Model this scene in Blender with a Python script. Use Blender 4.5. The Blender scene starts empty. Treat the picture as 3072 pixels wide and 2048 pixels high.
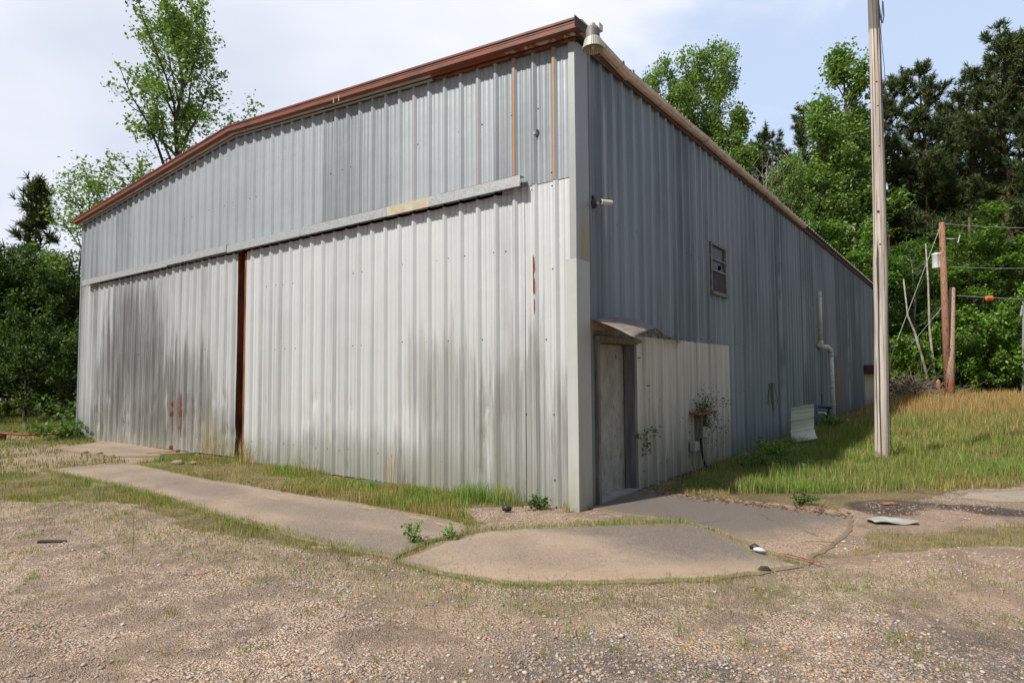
import bpy, bmesh, math, random
import numpy as np
from mathutils import Vector, Matrix, Euler
R = math.radians
SC = bpy.context.scene
C = SC.collection

# ------------------------------------------------------------------ camera
CAM = np.array([3.756, -6.368, 1.6])
YAW, PITCH, ROLL, FPX = 0.63906, 0.05183, -0.00523, 1419.3
fw = Vector((-math.sin(YAW)*math.cos(PITCH), math.cos(YAW)*math.cos(PITCH), math.sin(PITCH)))
r0 = Vector((math.cos(YAW), math.sin(YAW), 0)); u0 = r0.cross(fw)
rt = r0*math.cos(ROLL)+u0*math.sin(ROLL); up = rt.cross(fw)
cd = bpy.data.cameras.new('camera'); cam = bpy.data.objects.new('camera', cd); C.objects.link(cam)
cd.sensor_width = 36; cd.lens = FPX/2352*36; cd.clip_end = 1500; cd.clip_start = 0.05
m = Matrix((rt, up, -fw)).transposed().to_4x4(); m.translation = Vector(CAM); cam.matrix_world = m
SC.camera = cam
SC.render.resolution_x = 1024; SC.render.resolution_y = 682
SC.view_settings.view_transform = 'Standard'; SC.view_settings.look = 'None'
SC.view_settings.exposure = 0.15; SC.view_settings.gamma = 1.0; SC.view_settings.use_curve_mapping = False

# ------------------------------------------------------------------ node helper
class NT:
    def __init__(s, tree): s.t = tree; s.n = tree.nodes; s.l = tree.links
    def set(s, sock, v):
        if isinstance(v, bpy.types.NodeSocket): s.l.new(v, sock)
        elif v is not None:
            if hasattr(sock.default_value, '__len__'):
                if not hasattr(v, '__len__'): v = [v]*len(sock.default_value)
                if len(sock.default_value) == 4 and len(v) == 3: v = tuple(v)+(1,)
            sock.default_value = v
    def node(s, typ, props=None, **ins):
        n = s.n.new(typ)
        for k, v in (props or {}).items(): setattr(n, k, v)
        for k, v in ins.items():
            s.set(n.inputs[int(k[1:])] if k[0] == '_' and k[1:].isdigit() else n.inputs[k.replace('_', ' ')], v)
        return n
    def math(s, op, a, b=None, c=None, clamp=False):
        n = s.n.new('ShaderNodeMath'); n.operation = op; n.use_clamp = clamp
        s.set(n.inputs[0], a)
        if b is not None: s.set(n.inputs[1], b)
        if c is not None: s.set(n.inputs[2], c)
        return n.outputs[0]
    def coord(s, scale=(1, 1, 1), loc=(0, 0, 0)):
        tc = s.n.new('ShaderNodeTexCoord'); mp = s.n.new('ShaderNodeMapping')
        s.l.new(tc.outputs['Object'], mp.inputs['Vector']); mp.inputs['Scale'].default_value = scale
        mp.inputs['Location'].default_value = loc; return mp.outputs[0]
    def noise(s, vec, scale=1, detail=4, rough=.55, dist=0):
        n = s.node('ShaderNodeTexNoise', None, Vector=vec, Scale=scale, Detail=detail, Roughness=rough, Distortion=dist)
        return n.outputs['Fac']
    def ramp(s, f, stops):
        n = s.n.new('ShaderNodeValToRGB'); s.l.new(f, n.inputs[0]); e = n.color_ramp.elements
        while len(e) < len(stops): e.new(.5)
        for i, (p, c) in enumerate(stops):
            e[i].position = p
            e[i].color = (c, c, c, 1) if not hasattr(c, '__len__') else tuple(c)+(1,)
        return n.outputs[0]
    def mix(s, f, a, b, mode='MIX'):
        n = s.n.new('ShaderNodeMix'); n.data_type = 'RGBA'; n.blend_type = mode
        s.set(n.inputs[0], f); s.set(n.inputs[6], a); s.set(n.inputs[7], b); return n.outputs[2]
    def sep(s, v):
        n = s.n.new('ShaderNodeSeparateXYZ'); s.l.new(v, n.inputs[0]); return n.outputs
    def attr(s, name, out='Fac'):
        n = s.n.new('ShaderNodeAttribute'); n.attribute_name = name; return n.outputs[out]
    def step(s, v, a, b):
        n = s.n.new('ShaderNodeMapRange'); n.interpolation_type = 'SMOOTHSTEP'
        s.set(n.inputs[0], v); n.inputs[1].default_value = a; n.inputs[2].default_value = b
        return n.outputs[0]

# ------------------------------------------------------------------ world and sun
SUN_EL, SUN_AZ = 48, 19           # azimuth measured from -Y towards -X
w = bpy.data.worlds.new('World'); SC.world = w; w.use_nodes = True
T = NT(w.node_tree); bg = T.n['Background']
sky = T.node('ShaderNodeTexSky', dict(sky_type='NISHITA', sun_disc=False, sun_elevation=R(SUN_EL), sun_rotation=R(180+SUN_AZ), air_density=1.0, dust_density=2.0, ozone_density=2.0))
tc = T.n.new('ShaderNodeTexCoord')
mp = T.n.new('ShaderNodeMapping'); T.l.new(tc.outputs['Generated'], mp.inputs[0]); mp.inputs['Scale'].default_value = (1, 1, 2.3); mp.inputs['Location'].default_value = (.35, .1, .2)
n1 = T.noise(mp.outputs[0], 2.1, 7, .52, .35)
n2 = T.noise(mp.outputs[0], 1.1, 4, .5, .2)
sx = T.sep(tc.outputs['Generated'])
# more blue to the right of the building (+Y side), thick cloud to the left (-X side)
bias = T.math('MULTIPLY', T.math('SUBTRACT', T.math('MULTIPLY', sx[0], -1), .45), .5)
cov = T.math('ADD', n1, bias)
mask = T.step(cov, .36, .56)
mask = T.math('MAXIMUM', mask, T.step(sx[2], .08, -.05))
ccol = T.ramp(n2, [(.34, (6.6, 7.1, 8.2)), (.56, (9.8, 9.9, 10.3))])
blue = T.mix(.6, sky.outputs[0], (8.0, 9.5, 12.2))
col = T.mix(mask, blue, ccol)
# out-of-view sky darkened behind the camera and to the right, cutting ambient light
dk = T.math('MAXIMUM', T.step(sx[1], .15, -.55), T.step(sx[0], .22, .75))
col = T.mix(T.math('MULTIPLY', dk, .74), col, (1.9, 2.1, 2.5))
T.l.new(col, bg.inputs[0]); bg.inputs[1].default_value = 0.10
sl = bpy.data.lights.new('sun', 'SUN'); so = bpy.data.objects.new('sun', sl); C.objects.link(so)
sl.energy = 5.0; sl.angle = R(1.6); sl.color = (1, .945, .86)
sd = Vector((-math.sin(R(SUN_AZ))*math.cos(R(SUN_EL)), -math.cos(R(SUN_AZ))*math.cos(R(SUN_EL)), math.sin(R(SUN_EL))))
so.rotation_euler = sd.to_track_quat('Z', 'Y').to_euler(); so.location = (-10, -20, 30)

# ------------------------------------------------------------------ object helpers
def tag(o, label=None, cat=None, group=None, kind=None):
    if label: o['label'] = label
    if cat: o['category'] = cat
    if group: o['group'] = group
    if kind: o['kind'] = kind
    return o
def empty(name, loc=(0, 0, 0), label=None, cat=None, group=None, rz=0):
    o = bpy.data.objects.new(name, None); C.objects.link(o); o.location = loc; o.rotation_euler = (0, 0, rz)
    o.empty_display_size = .3
    return tag(o, label, cat, group)
def np_mesh(name, V, F, mats, parent=None, col=None, smooth=False, fmat=None, attrs=None, link=True):
    """F: (n,k) array or list of such arrays; col: per-face rgb"""
    V = np.asarray(V, dtype=np.float32)
    Fs = F if isinstance(F, list) else [F]
    Fs = [np.asarray(f, dtype=np.int32) for f in Fs if len(f)]
    me = bpy.data.meshes.new(name)
    me.vertices.add(len(V)); me.vertices.foreach_set('co', V.ravel())
    nl = sum(f.size for f in Fs); nf = sum(len(f) for f in Fs)
    me.loops.add(nl); me.loops.foreach_set('vertex_index', np.concatenate([f.ravel() for f in Fs]))
    me.polygons.add(nf)
    tot = np.concatenate([np.full(len(f), f.shape[1], dtype=np.int32) for f in Fs])
    st = np.concatenate([[0], np.cumsum(tot)[:-1]]).astype(np.int32)
    me.polygons.foreach_set('loop_start', st)
    try: me.polygons.foreach_set('loop_total', tot)
    except Exception: pass
    if smooth: me.polygons.foreach_set('use_smooth', np.ones(nf, dtype=bool))
    if fmat is not None: me.polygons.foreach_set('material_index', np.asarray(fmat, dtype=np.int32))
    for m_ in (mats if isinstance(mats, (list, tuple)) else [mats]): me.materials.append(m_)
    if col is not None:
        a = me.attributes.new('col', 'FLOAT_COLOR', 'FACE')
        c4 = np.ones((nf, 4), dtype=np.float32); c4[:, :3] = col; a.data.foreach_set('color', c4.ravel())
    for k, v in (attrs or {}).items():
        dom = 'FACE' if len(v) == nf else 'POINT'
        a = me.attributes.new(k, 'FLOAT', dom); a.data.foreach_set('value', np.asarray(v, dtype=np.float32))
    me.update(); me.validate()
    o = bpy.data.objects.new(name, me)
    if link: C.objects.link(o)
    if parent: o.parent = parent
    return o
class MB:
    """collects polygons, links them as one mesh"""
    def __init__(s): s.v = []; s.f = []; s.m = []; s.mi = 0
    def add(s, vs, fs):
        b = len(s.v); s.v += [tuple(v) for v in vs]; s.f += [tuple(b+i for i in f) for f in fs]; s.m += [s.mi]*len(fs)
    def box(s, x0, x1, y0, y1, z0, z1, M=None):
        vs = [Vector((x, y, z)) for x in (x0, x1) for y in (y0, y1) for z in (z0, z1)]
        if M: vs = [M @ v for v in vs]
        s.add(vs, [(0, 1, 3, 2), (4, 6, 7, 5), (0, 4, 5, 1), (2, 3, 7, 6), (0, 2, 6, 4), (1, 5, 7, 3)])
    def tube(s, pts, rad, seg=8, cap=True, flat=1.0):
        pts = [Vector(p) for p in pts]
        if not hasattr(rad, '__len__'): rad = [rad]*len(pts)
        rings = []; prev = None
        for i, p in enumerate(pts):
            t = (pts[min(i+1, len(pts)-1)]-pts[max(i-1, 0)]).normalized()
            a = prev if prev is not None else (Vector((1, 0, 0)) if abs(t.x) < .8 else Vector((0, 1, 0)))
            n = (a - t*a.dot(t)).normalized(); prev = n; b = t.cross(n)
            rings.append([p+(n*math.cos(2*math.pi*k/seg)+b*math.sin(2*math.pi*k/seg)*flat)*rad[i] for k in range(seg)])
        vs = [v for r in rings for v in r]; fs = []
        for i in range(len(pts)-1):
            for k in range(seg):
                k2 = (k+1) % seg; fs.append((i*seg+k, i*seg+k2, (i+1)*seg+k2, (i+1)*seg+k))
        if cap: fs += [tuple(range(seg))[::-1], tuple((len(pts)-1)*seg+k for k in range(seg))]
        s.add(vs, fs)
    def lathe(s, prof, loc=(0, 0, 0), seg=16, M=None, closed=False):
        vs = []; fs = []
        for r, z in prof:
            for k in range(seg):
                v = Vector((r*math.cos(2*math.pi*k/seg), r*math.sin(2*math.pi*k/seg), z))
                if M: v = M @ v
                vs.append(v+Vector(loc))
        for i in range(len(prof)-1):
            for k in range(seg):
                k2 = (k+1) % seg; fs.append((i*seg+k, i*seg+k2, (i+1)*seg+k2, (i+1)*seg+k))
        s.add(vs, fs)
    def grid(s, fn, nu, nv):
        vs = [fn(i/nu, j/nv) for i in range(nu+1) for j in range(nv+1)]
        s.add(vs, [(i*(nv+1)+j, (i+1)*(nv+1)+j, (i+1)*(nv+1)+j+1, i*(nv+1)+j+1) for i in range(nu) for j in range(nv)])
    def extrude(s, pts, d):
        """polygon (3D list) extruded by vector d"""
        n = len(pts); d = Vector(d); a = [Vector(p) for p in pts]; b = [p+d for p in a]
        s.add(a+b, [tuple(range(n))[::-1], tuple(range(n, 2*n))]+[(i, (i+1) % n, n+(i+1) % n, n+i) for i in range(n)])
    def build(s, name, mats, parent=None, smooth=False, bevel=0, solid=0):
        me = bpy.data.meshes.new(name); me.from_pydata(s.v, [], s.f)
        for m_ in (mats if isinstance(mats, (list, tuple)) else [mats]): me.materials.append(m_)
        for p, mi in zip(me.polygons, s.m): p.material_index = mi; p.use_smooth = smooth
        me.update()
        bm = bmesh.new(); bm.from_mesh(me); bmesh.ops.recalc_face_normals(bm, faces=bm.faces); bm.to_mesh(me); bm.free()
        o = bpy.data.objects.new(name, me); C.objects.link(o)
        if parent: o.parent = parent
        if solid:
            md = o.modifiers.new('solid', 'SOLIDIFY'); md.thickness = solid; md.offset = 0
        if bevel:
            md = o.modifiers.new('bevel', 'BEVEL'); md.width = bevel; md.segments = 2; md.limit_method = 'ANGLE'
        return o

def vnoise(x, y, seed=0):
    """smooth value noise in numpy, 0..1"""
    xi = np.floor(x).astype(np.int64); yi = np.floor(y).astype(np.int64)
    fx = x-xi; fy = y-yi; fx = fx*fx*(3-2*fx); fy = fy*fy*(3-2*fy)
    def h(a, b):
        n = (a*374761393+b*668265263+seed*974634777) & 0xffffffff
        n = ((n ^ (n >> 13))*1274126177) & 0xffffffff
        return ((n ^ (n >> 16)) & 0xffff)/65535.
    return (h(xi, yi)*(1-fx)+h(xi+1, yi)*fx)*(1-fy)+(h(xi, yi+1)*(1-fx)+h(xi+1, yi+1)*fx)*fy
def fbm(x, y, seed=0, o=3):
    s = 0; a = 1; t = 0
    for i in range(o): s = s+a*vnoise(x*2**i, y*2**i, seed+i*7); t += a; a *= .5
    return s/t
def inpoly(x, y, P):
    c = np.zeros(np.shape(x), dtype=bool); n = len(P)
    for i in range(n):
        x1, y1 = P[i]; x2, y2 = P[(i+1) % n]
        if y1 == y2: continue
        k = ((y1 > y) != (y2 > y)) & (x < (x2-x1)*(y-y1)/(y2-y1)+x1); c ^= k
    return c

# ------------------------------------------------------------------ materials
def new_mat(name):
    mt = bpy.data.materials.new(name); mt.use_nodes = True; t = NT(mt.node_tree); b = t.n['Principled BSDF']; return mt, t, b
def bump(t, b, h, strength=.3, dist=.01):
    n = t.node('ShaderNodeBump', None, Height=h, Strength=strength, Distance=dist); t.l.new(n.outputs[0], b.inputs['Normal'])
def metal_sheet(name, light, dark, mix_bias=.5, metallic=.35, rough=.48, dirt=(.16, .15, .11), dirt_h=.6, spots=(), blotch=(), rust_col=(.21, .055, .016), streak=1.0, broadw=.8, pale=0):
    mt, t, b = new_mat(name)
    p = t.coord(); s = t.sep(p)
    fine = t.noise(t.coord((34, 34, .3)), 1, 6, .7)
    broad = t.noise(t.coord((2.6, 2.6, .22)), 1, 5, .6, .2)
    cloud = t.noise(t.coord((.45, .45, .5)), 1, 4, .55)
    f = t.math('ADD', t.math('MULTIPLY', t.math('SUBTRACT', fine, .25), .9*streak), t.math('MULTIPLY', broad, broadw))
    f = t.math('ADD', f, t.math('MULTIPLY', cloud, .5))
    f = t.math('ADD', f, t.math('MULTIPLY', t.attr('tone'), .5))
    f = t.step(f, mix_bias+.22, mix_bias+.86)
    col = t.mix(f, light, dark)
    if pale:
        pn = t.step(t.noise(t.coord((1.9, 1.9, .04), (.3, 5, 1)), 1, 4, .55), .56, .64)
        pn = t.math('MULTIPLY', pn, t.step(t.noise(t.coord((.6, .6, .8)), 1, 3, .5), .35, .55))
        col = t.mix(t.math('MULTIPLY', pn, pale), col, (.42, .46, .47))
    for (x, z, rx, rz, k, c) in blotch:      # darker areas with ragged, streaky outlines
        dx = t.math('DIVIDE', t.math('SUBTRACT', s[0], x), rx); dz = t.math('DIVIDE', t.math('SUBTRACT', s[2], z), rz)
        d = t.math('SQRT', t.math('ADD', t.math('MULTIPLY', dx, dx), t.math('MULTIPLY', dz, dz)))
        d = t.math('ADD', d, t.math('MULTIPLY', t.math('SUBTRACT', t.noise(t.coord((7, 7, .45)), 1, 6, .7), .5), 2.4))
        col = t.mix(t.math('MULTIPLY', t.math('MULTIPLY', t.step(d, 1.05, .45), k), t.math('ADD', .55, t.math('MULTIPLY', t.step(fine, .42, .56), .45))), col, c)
    # splash dirt and algae rising from the ground
    g = t.noise(t.coord((9, 9, 1.2)), 1, 5, .65)
    hz = t.math('ADD', t.math('DIVIDE', s[2], dirt_h), t.math('MULTIPLY', g, 1.1))
    col = t.mix(t.math('MULTIPLY', t.step(hz, 1.35, .35), .75), col, dirt)
    rmask = None
    for (x, z, rx, rz) in spots:
        dx = t.math('DIVIDE', t.math('SUBTRACT', s[0], x), rx); dz = t.math('DIVIDE', t.math('SUBTRACT', s[2], z), rz)
        d = t.math('SQRT', t.math('ADD', t.math('MULTIPLY', dx, dx), t.math('MULTIPLY', dz, dz)))
        d = t.math('ADD', d, t.math('MULTIPLY', t.math('SUBTRACT', t.noise(t.coord((30, 30, 9)), 1, 3, .6), .5), 1.6))
        mk = t.step(d, 1.1, .62); rmask = mk if rmask is None else t.math('MAXIMUM', rmask, mk)
    rr = t.math('MULTIPLY', t.attr('rust'), t.step(t.noise(t.coord((6, 6, 1.5)), 1, 4, .6), .25, .5))
    col = t.mix(rr, col, (.42, .20, .07))
    col = t.mix(t.math('MULTIPLY', t.attr('lap'), .7), col, (.05, .05, .05))
    if rmask is not None: col = t.mix(rmask, col, rust_col)
    t.l.new(col, b.inputs['Base Color'])
    b.inputs['Metallic'].default_value = metallic
    t.set(b.inputs['Roughness'], t.math('ADD', t.math('MULTIPLY', broad, .25), rough-.1))
    bump(t, b, t.math('ADD', t.noise(t.coord((1.2, 1.2, 1.8)), 1, 3, .5), t.math('MULTIPLY', t.noise(p, 60, 3), .04)), .5, .02)
    return mt
def rough_mat(name, c1, c2, scale=6, rough=.8, metallic=0, stretch=(1, 1, 1), bm_=.3, bd=.01, c3=None, lo=.35, hi=.65, detail=6):
    mt, t, b = new_mat(name); v = t.coord(stretch)
    n = t.noise(v, scale, detail, .62)
    col = t.mix(t.step(n, lo, hi), c1, c2)
    if c3: col = t.mix(t.step(t.noise(v, scale*3.1, 5, .65), .55, .68), col, c3)
    t.l.new(col, b.inputs['Base Color']); b.inputs['Roughness'].default_value = rough; b.inputs['Metallic'].default_value = metallic
    if bm_: bump(t, b, t.noise(v, scale*4, 5, .6), bm_, bd)
    return mt
def leaf_mat(name, trans=.35, mult=1.0, rough=.55):
    mt, t, b = new_mat(name); c = t.attr('col', 'Color')
    if mult != 1.0: c = t.mix(1.0, c, (mult, mult, mult), 'MULTIPLY')
    t.l.new(c, b.inputs['Base Color']); b.inputs['Roughness'].default_value = rough
    b.inputs['Specular IOR Level'].default_value = .25
    tr = t.node('ShaderNodeBsdfTranslucent', None, Color=t.mix(1.0, c, (1.15, 1.3, .55), 'MULTIPLY'))
    mx = t.node('ShaderNodeMixShader', None, Fac=trans)
    t.l.new(b.outputs[0], mx.inputs[1]); t.l.new(tr.outputs[0], mx.inputs[2])
    t.l.new(mx.outputs[0], t.n['Material Output'].inputs['Surface']); return mt
M_leaf = leaf_mat('leaves', .33); M_grass = leaf_mat('grass_blades', .3); M_needle = leaf_mat('needles', .15)
M_bark = rough_mat('bark', (.10, .075, .055), (.045, .035, .028), 9, .95, stretch=(1, 1, .25), bm_=.6, bd=.03)
M_pbark = rough_mat('pine_bark', (.20, .115, .075), (.07, .045, .035), 6, .95, stretch=(1, 1, .4), bm_=.6, bd=.03)
M_wbark = rough_mat('pale_bark', (.42, .38, .32), (.20, .17, .14), 7, .9, stretch=(1, 1, .5))
M_up = metal_sheet('galvanised_upper', (.365, .405, .43), (.19, .21, .23), .52, .30, .45, dirt=(.2, .2, .19), dirt_h=.01)
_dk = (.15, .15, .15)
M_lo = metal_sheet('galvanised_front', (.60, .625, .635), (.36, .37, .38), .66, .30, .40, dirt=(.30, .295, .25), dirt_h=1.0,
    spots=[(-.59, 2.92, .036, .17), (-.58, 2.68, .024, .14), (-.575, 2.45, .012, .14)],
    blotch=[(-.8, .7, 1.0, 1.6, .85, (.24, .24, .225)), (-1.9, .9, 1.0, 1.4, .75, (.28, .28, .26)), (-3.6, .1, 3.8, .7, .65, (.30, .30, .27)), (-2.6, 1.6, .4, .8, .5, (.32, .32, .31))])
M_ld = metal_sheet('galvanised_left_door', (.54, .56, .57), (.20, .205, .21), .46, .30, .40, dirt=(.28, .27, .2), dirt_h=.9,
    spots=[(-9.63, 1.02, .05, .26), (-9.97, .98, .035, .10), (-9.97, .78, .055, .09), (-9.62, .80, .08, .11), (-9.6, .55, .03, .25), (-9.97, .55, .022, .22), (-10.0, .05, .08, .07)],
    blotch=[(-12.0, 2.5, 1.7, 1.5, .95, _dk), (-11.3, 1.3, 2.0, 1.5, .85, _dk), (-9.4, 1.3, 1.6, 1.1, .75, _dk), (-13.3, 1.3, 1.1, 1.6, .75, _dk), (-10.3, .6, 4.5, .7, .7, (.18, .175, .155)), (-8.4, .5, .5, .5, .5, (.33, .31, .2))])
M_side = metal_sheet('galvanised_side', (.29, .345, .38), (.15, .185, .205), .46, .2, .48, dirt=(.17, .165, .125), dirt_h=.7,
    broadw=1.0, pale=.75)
M_patch = metal_sheet('white_sheet', (.66, .65, .57), (.34, .33, .285), .62, .03, .55, dirt=(.12, .115, .075), dirt_h=1.9, streak=1.6)
M_brown = metal_sheet('brownish_sheet', (.25, .235, .21), (.17, .16, .15), .5, .1, .6, dirt=(.15, .13, .09), dirt_h=.9)
M_pale = metal_sheet('pale_green_sheet', (.78, .79, .62), (.55, .55, .40), .55, .05, .5, dirt=(.2, .19, .10), dirt_h=.25)
M_galv = rough_mat('spangled_galvanised', (.50, .53, .54), (.38, .40, .41), 28, .42, .4, bm_=.1, c3=(.58, .6, .6))
M_galvtan = rough_mat('stained_galvanised', (.52, .50, .42), (.45, .38, .26), 7, .5, .2, bm_=.1)
M_rust = rough_mat('rust_paint', (.20, .062, .038), (.10, .048, .03), 3.1, .55, .1, stretch=(1, 1, 3), bm_=.15, c3=(.10, .05, .035), lo=.4, hi=.7)
M_rust2 = rough_mat('rust', (.26, .085, .03), (.10, .035, .018), 7, .85, 0, stretch=(1, 1, .3))
M_cream = rough_mat('cream_trim', (.56, .54, .47), (.44, .42, .36), 4, .6, 0, bm_=.1, c3=(.36, .27, .19))
M_gut = rough_mat('beige_gutter', (.72, .62, .54), (.60, .48, .39), 3, .6, 0, stretch=(1, 1.2, 1), bm_=.15, c3=(.42, .28, .18))
M_darkrust = rough_mat('dark_trim', (.06, .04, .035), (.10, .05, .035), 4, .8)
M_black = rough_mat('black_plastic', (.015, .015, .016), (.03, .03, .03), 10, .5, bm_=0)
M_dark = rough_mat('dark_interior', (.02, .018, .016), (.03, .025, .02), 3, .9, bm_=0)
M_pvc = rough_mat('aged_pvc', (.66, .64, .56), (.52, .50, .44), 4, .55, bm_=.05, c3=(.28, .26, .2))
M_white = rough_mat('white_plastic', (.75, .75, .73), (.6, .6, .58), 8, .5, bm_=0)
M_door = rough_mat('weathered_door', (.40, .40, .345), (.29, .285, .24), 3, .75, bm_=.15, c3=(.12, .115, .09), stretch=(1, 1.5, .8))
M_frame = rough_mat('weathered_wood', (.24, .21, .165), (.13, .115, .09), 5, .85, stretch=(3, 3, .4))
M_jamb = rough_mat('grey_jamb', (.20, .205, .215), (.12, .12, .13), 4, .7, stretch=(6, 6, .4))
M_awn = rough_mat('weathered_sheet', (.27, .215, .185), (.17, .14, .12), 3, .8, stretch=(6, 1, 3), c3=(.34, .31, .22), lo=.3, hi=.6)
M_alu = rough_mat('window_aluminium', (.22, .21, .185), (.13, .12, .10), 9, .5, .2)
M_screen = rough_mat('insect_screen', (.05, .045, .045), (.075, .065, .06), 4, .9, bm_=0)
mt, t, b = new_mat('dusty_glass'); b.inputs['Roughness'].default_value = .3; b.inputs['Specular IOR Level'].default_value = .12
t.l.new(t.ramp(t.noise(t.coord(), 5, 5), [(.4, (.03, .035, .03)), (.7, (.09, .09, .08))]), b.inputs['Base Color']); M_glass = mt
M_orange = rough_mat('orange_board', (.40, .15, .06), (.22, .09, .05), 6, .8)
M_red = rough_mat('red_plastic', (.33, .04, .035), (.2, .03, .028), 12, .6)
M_wire = rough_mat('black_cable', (.015, .015, .016), (.03, .03, .03), 20, .6, bm_=0)
M_gwire = rough_mat('grey_wire', (.4, .41, .42), (.3, .3, .31), 20, .5, .3, bm_=0)
M_stone = rough_mat('flat_grey_stone', (.36, .36, .34), (.27, .26, .24), 8, .9)
M_wood = rough_mat('board', (.30, .22, .13), (.20, .145, .09), 5, .9, stretch=(1, 1, 1))
M_twig = rough_mat('twig', (.20, .15, .11), (.12, .09, .07), 12, .9, bm_=0)
# utility pole wood with long checks
def pole_mat(name, a, b_, c, zdark=None, zred=None):
    mt, t, b = new_mat(name)
    g = t.noise(t.coord((42, 42, .6)), 1, 7, .72, .3); g2 = t.noise(t.coord((3, 3, .5)), 1, 4, .55)
    col = t.mix(t.step(g, .38, .66), a, b_); col = t.mix(t.math('MULTIPLY', t.step(g2, .45, .7), .6), col, c)
    crack = t.step(t.noise(t.coord((30, 30, .2), (3, 1, 2)), 1, 3, .5), .575, .61)
    col = t.mix(crack, col, (.05, .04, .03))
    z = t.sep(t.coord())[2]
    if zdark:
        zz = t.math('ADD', z, t.math('MULTIPLY', t.noise(t.coord((8, 8, .2)), 1, 2), .5))
        col = t.mix(t.math('MULTIPLY', t.step(zz, zdark, zdark+.06), .82), col, (.10, .095, .09))
    if zred:
        col = t.mix(t.step(t.math('ADD', z, g), zred+.6, zred), col, (.36, .10, .035))
    t.l.new(col, b.inputs['Base Color']); b.inputs['Roughness'].default_value = .85
    bump(t, b, t.math('SUBTRACT', g, crack), .6, .012); return mt
M_pole = pole_mat('weathered_pole', (.62, .56, .50), (.27, .225, .19), (.44, .34, .28), zdark=8.1)
M_pole2 = pole_mat('brown_pole', (.30, .15, .085), (.20, .10, .06), (.26, .14, .08))
M_pole3 = pole_mat('tan_pole', (.40, .27, .19), (.30, .19, .13), (.38, .22, .14), zred=1.2)
# ------------------------------------------------------------------ ground materials
def ground_mat():
    mt, t, b = new_mat('gravel_ground')
    p = t.coord()
    wv = t.mix(.03, p, t.node('ShaderNodeTexNoise', None, Vector=p, Scale=14.0, Detail=2.0).outputs['Color'])
    v1 = t.node('ShaderNodeTexVoronoi', dict(feature='F1'), Vector=wv, Scale=70.0, Randomness=1.0)
    v2 = t.node('ShaderNodeTexVoronoi', dict(feature='F1'), Vector=wv, Scale=135.0, Randomness=1.0)
    stops = [(0, (.16, .15, .15)), (.14, (.28, .27, .27)), (.3, (.46, .41, .36)), (.42, (.36, .27, .20)), (.52, (.52, .47, .41)), (.66, (.47, .26, .12)), (.76, (.40, .34, .28)), (.88, (.50, .31, .16)), (1, (.62, .58, .52))]
    c1 = t.ramp(t.sep(v1.outputs['Color'])[0], stops); c2 = t.ramp(t.sep(v2.outputs['Color'])[1], stops)
    pick = t.step(t.noise(p, 2.3, 5, .6), .42, .58)
    stones = t.mix(pick, c1, c2)
    d = t.mix(pick, v1.outputs['Distance'], v2.outputs['Distance'])
    stones = t.mix(t.step(d, .38, .70), stones, (.12, .09, .068))
    stones = t.mix(.05, stones, (.42, .27, .16))
    stones = t.mix(1.0, stones, t.ramp(t.noise(p, .9, 7, .7), [(.35, (.92, .87, .83)), (.6, (1.40, 1.33, 1.26))]), 'MULTIPLY')
    sandn = t.noise(p, .7, 8, .68)
    # fine sand and grit between and over the stones
    grit = t.ramp(t.noise(p, 200, 4, .75), [(.3, (.17, .115, .075)), (.5, (.31, .22, .15)), (.72, (.50, .37, .26))])
    grit = t.mix(t.math('MULTIPLY', t.step(t.noise(p, 3.5, 6, .7), .45, .65), .5), grit, (.17, .12, .085))
    sandm = t.math('MULTIPLY', t.step(t.math('ADD', t.math('ADD', sandn, t.math('MULTIPLY', t.attr('sand'), .22)), t.math('MULTIPLY', t.noise(p, 34, 3, .7), .4)), .68, .90), .75)
    col = t.mix(sandm, stones, grit)
    # grey-black asphalt-like patches in the foreground
    an = t.math('ADD', t.attr('dark'), t.math('MULTIPLY', t.math('SUBTRACT', t.noise(p, 1.6, 7, .72), .5), 1.1))
    aspm = t.math('MULTIPLY', t.math('MULTIPLY', t.step(an, .38, .68), .7), t.step(t.noise(p, 45, 3, .6), .66, .42))
    col = t.mix(aspm, col, (.085, .085, .09))
    gn = t.math('ADD', t.attr('grass'), t.math('MULTIPLY', t.math('SUBTRACT', t.noise(p, 5, 5, .65), .5), .6))
    soil = t.ramp(t.noise(p, 30, 6, .75), [(.3, (.10, .08, .035)), (.5, (.20, .15, .07)), (.7, (.36, .27, .15))])
    col = t.mix(t.step(gn, .35, .7), col, soil)
    mud = t.ramp(t.noise(p, 30, 5, .7), [(.35, (.05, .038, .028)), (.65, (.13, .095, .07))])
    col = t.mix(t.step(t.math('ADD', t.attr('mud'), t.math('MULTIPLY', t.math('SUBTRACT', t.noise(p, 4, 5, .7), .5), .7)), .4, .65), col, mud)
    t.l.new(col, b.inputs['Base Color']); b.inputs['Roughness'].default_value = .9; b.inputs['Specular IOR Level'].default_value = .3
    h = t.math('SUBTRACT', 1, d)
    h = t.math('ADD', t.math('MULTIPLY', h, t.math('SUBTRACT', 1, t.math('MULTIPLY', sandm, .6))), t.math('MULTIPLY', t.noise(p, 9, 5), .7))
    bump(t, b, h, .95, .022); return mt
M_ground = ground_mat()
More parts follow.
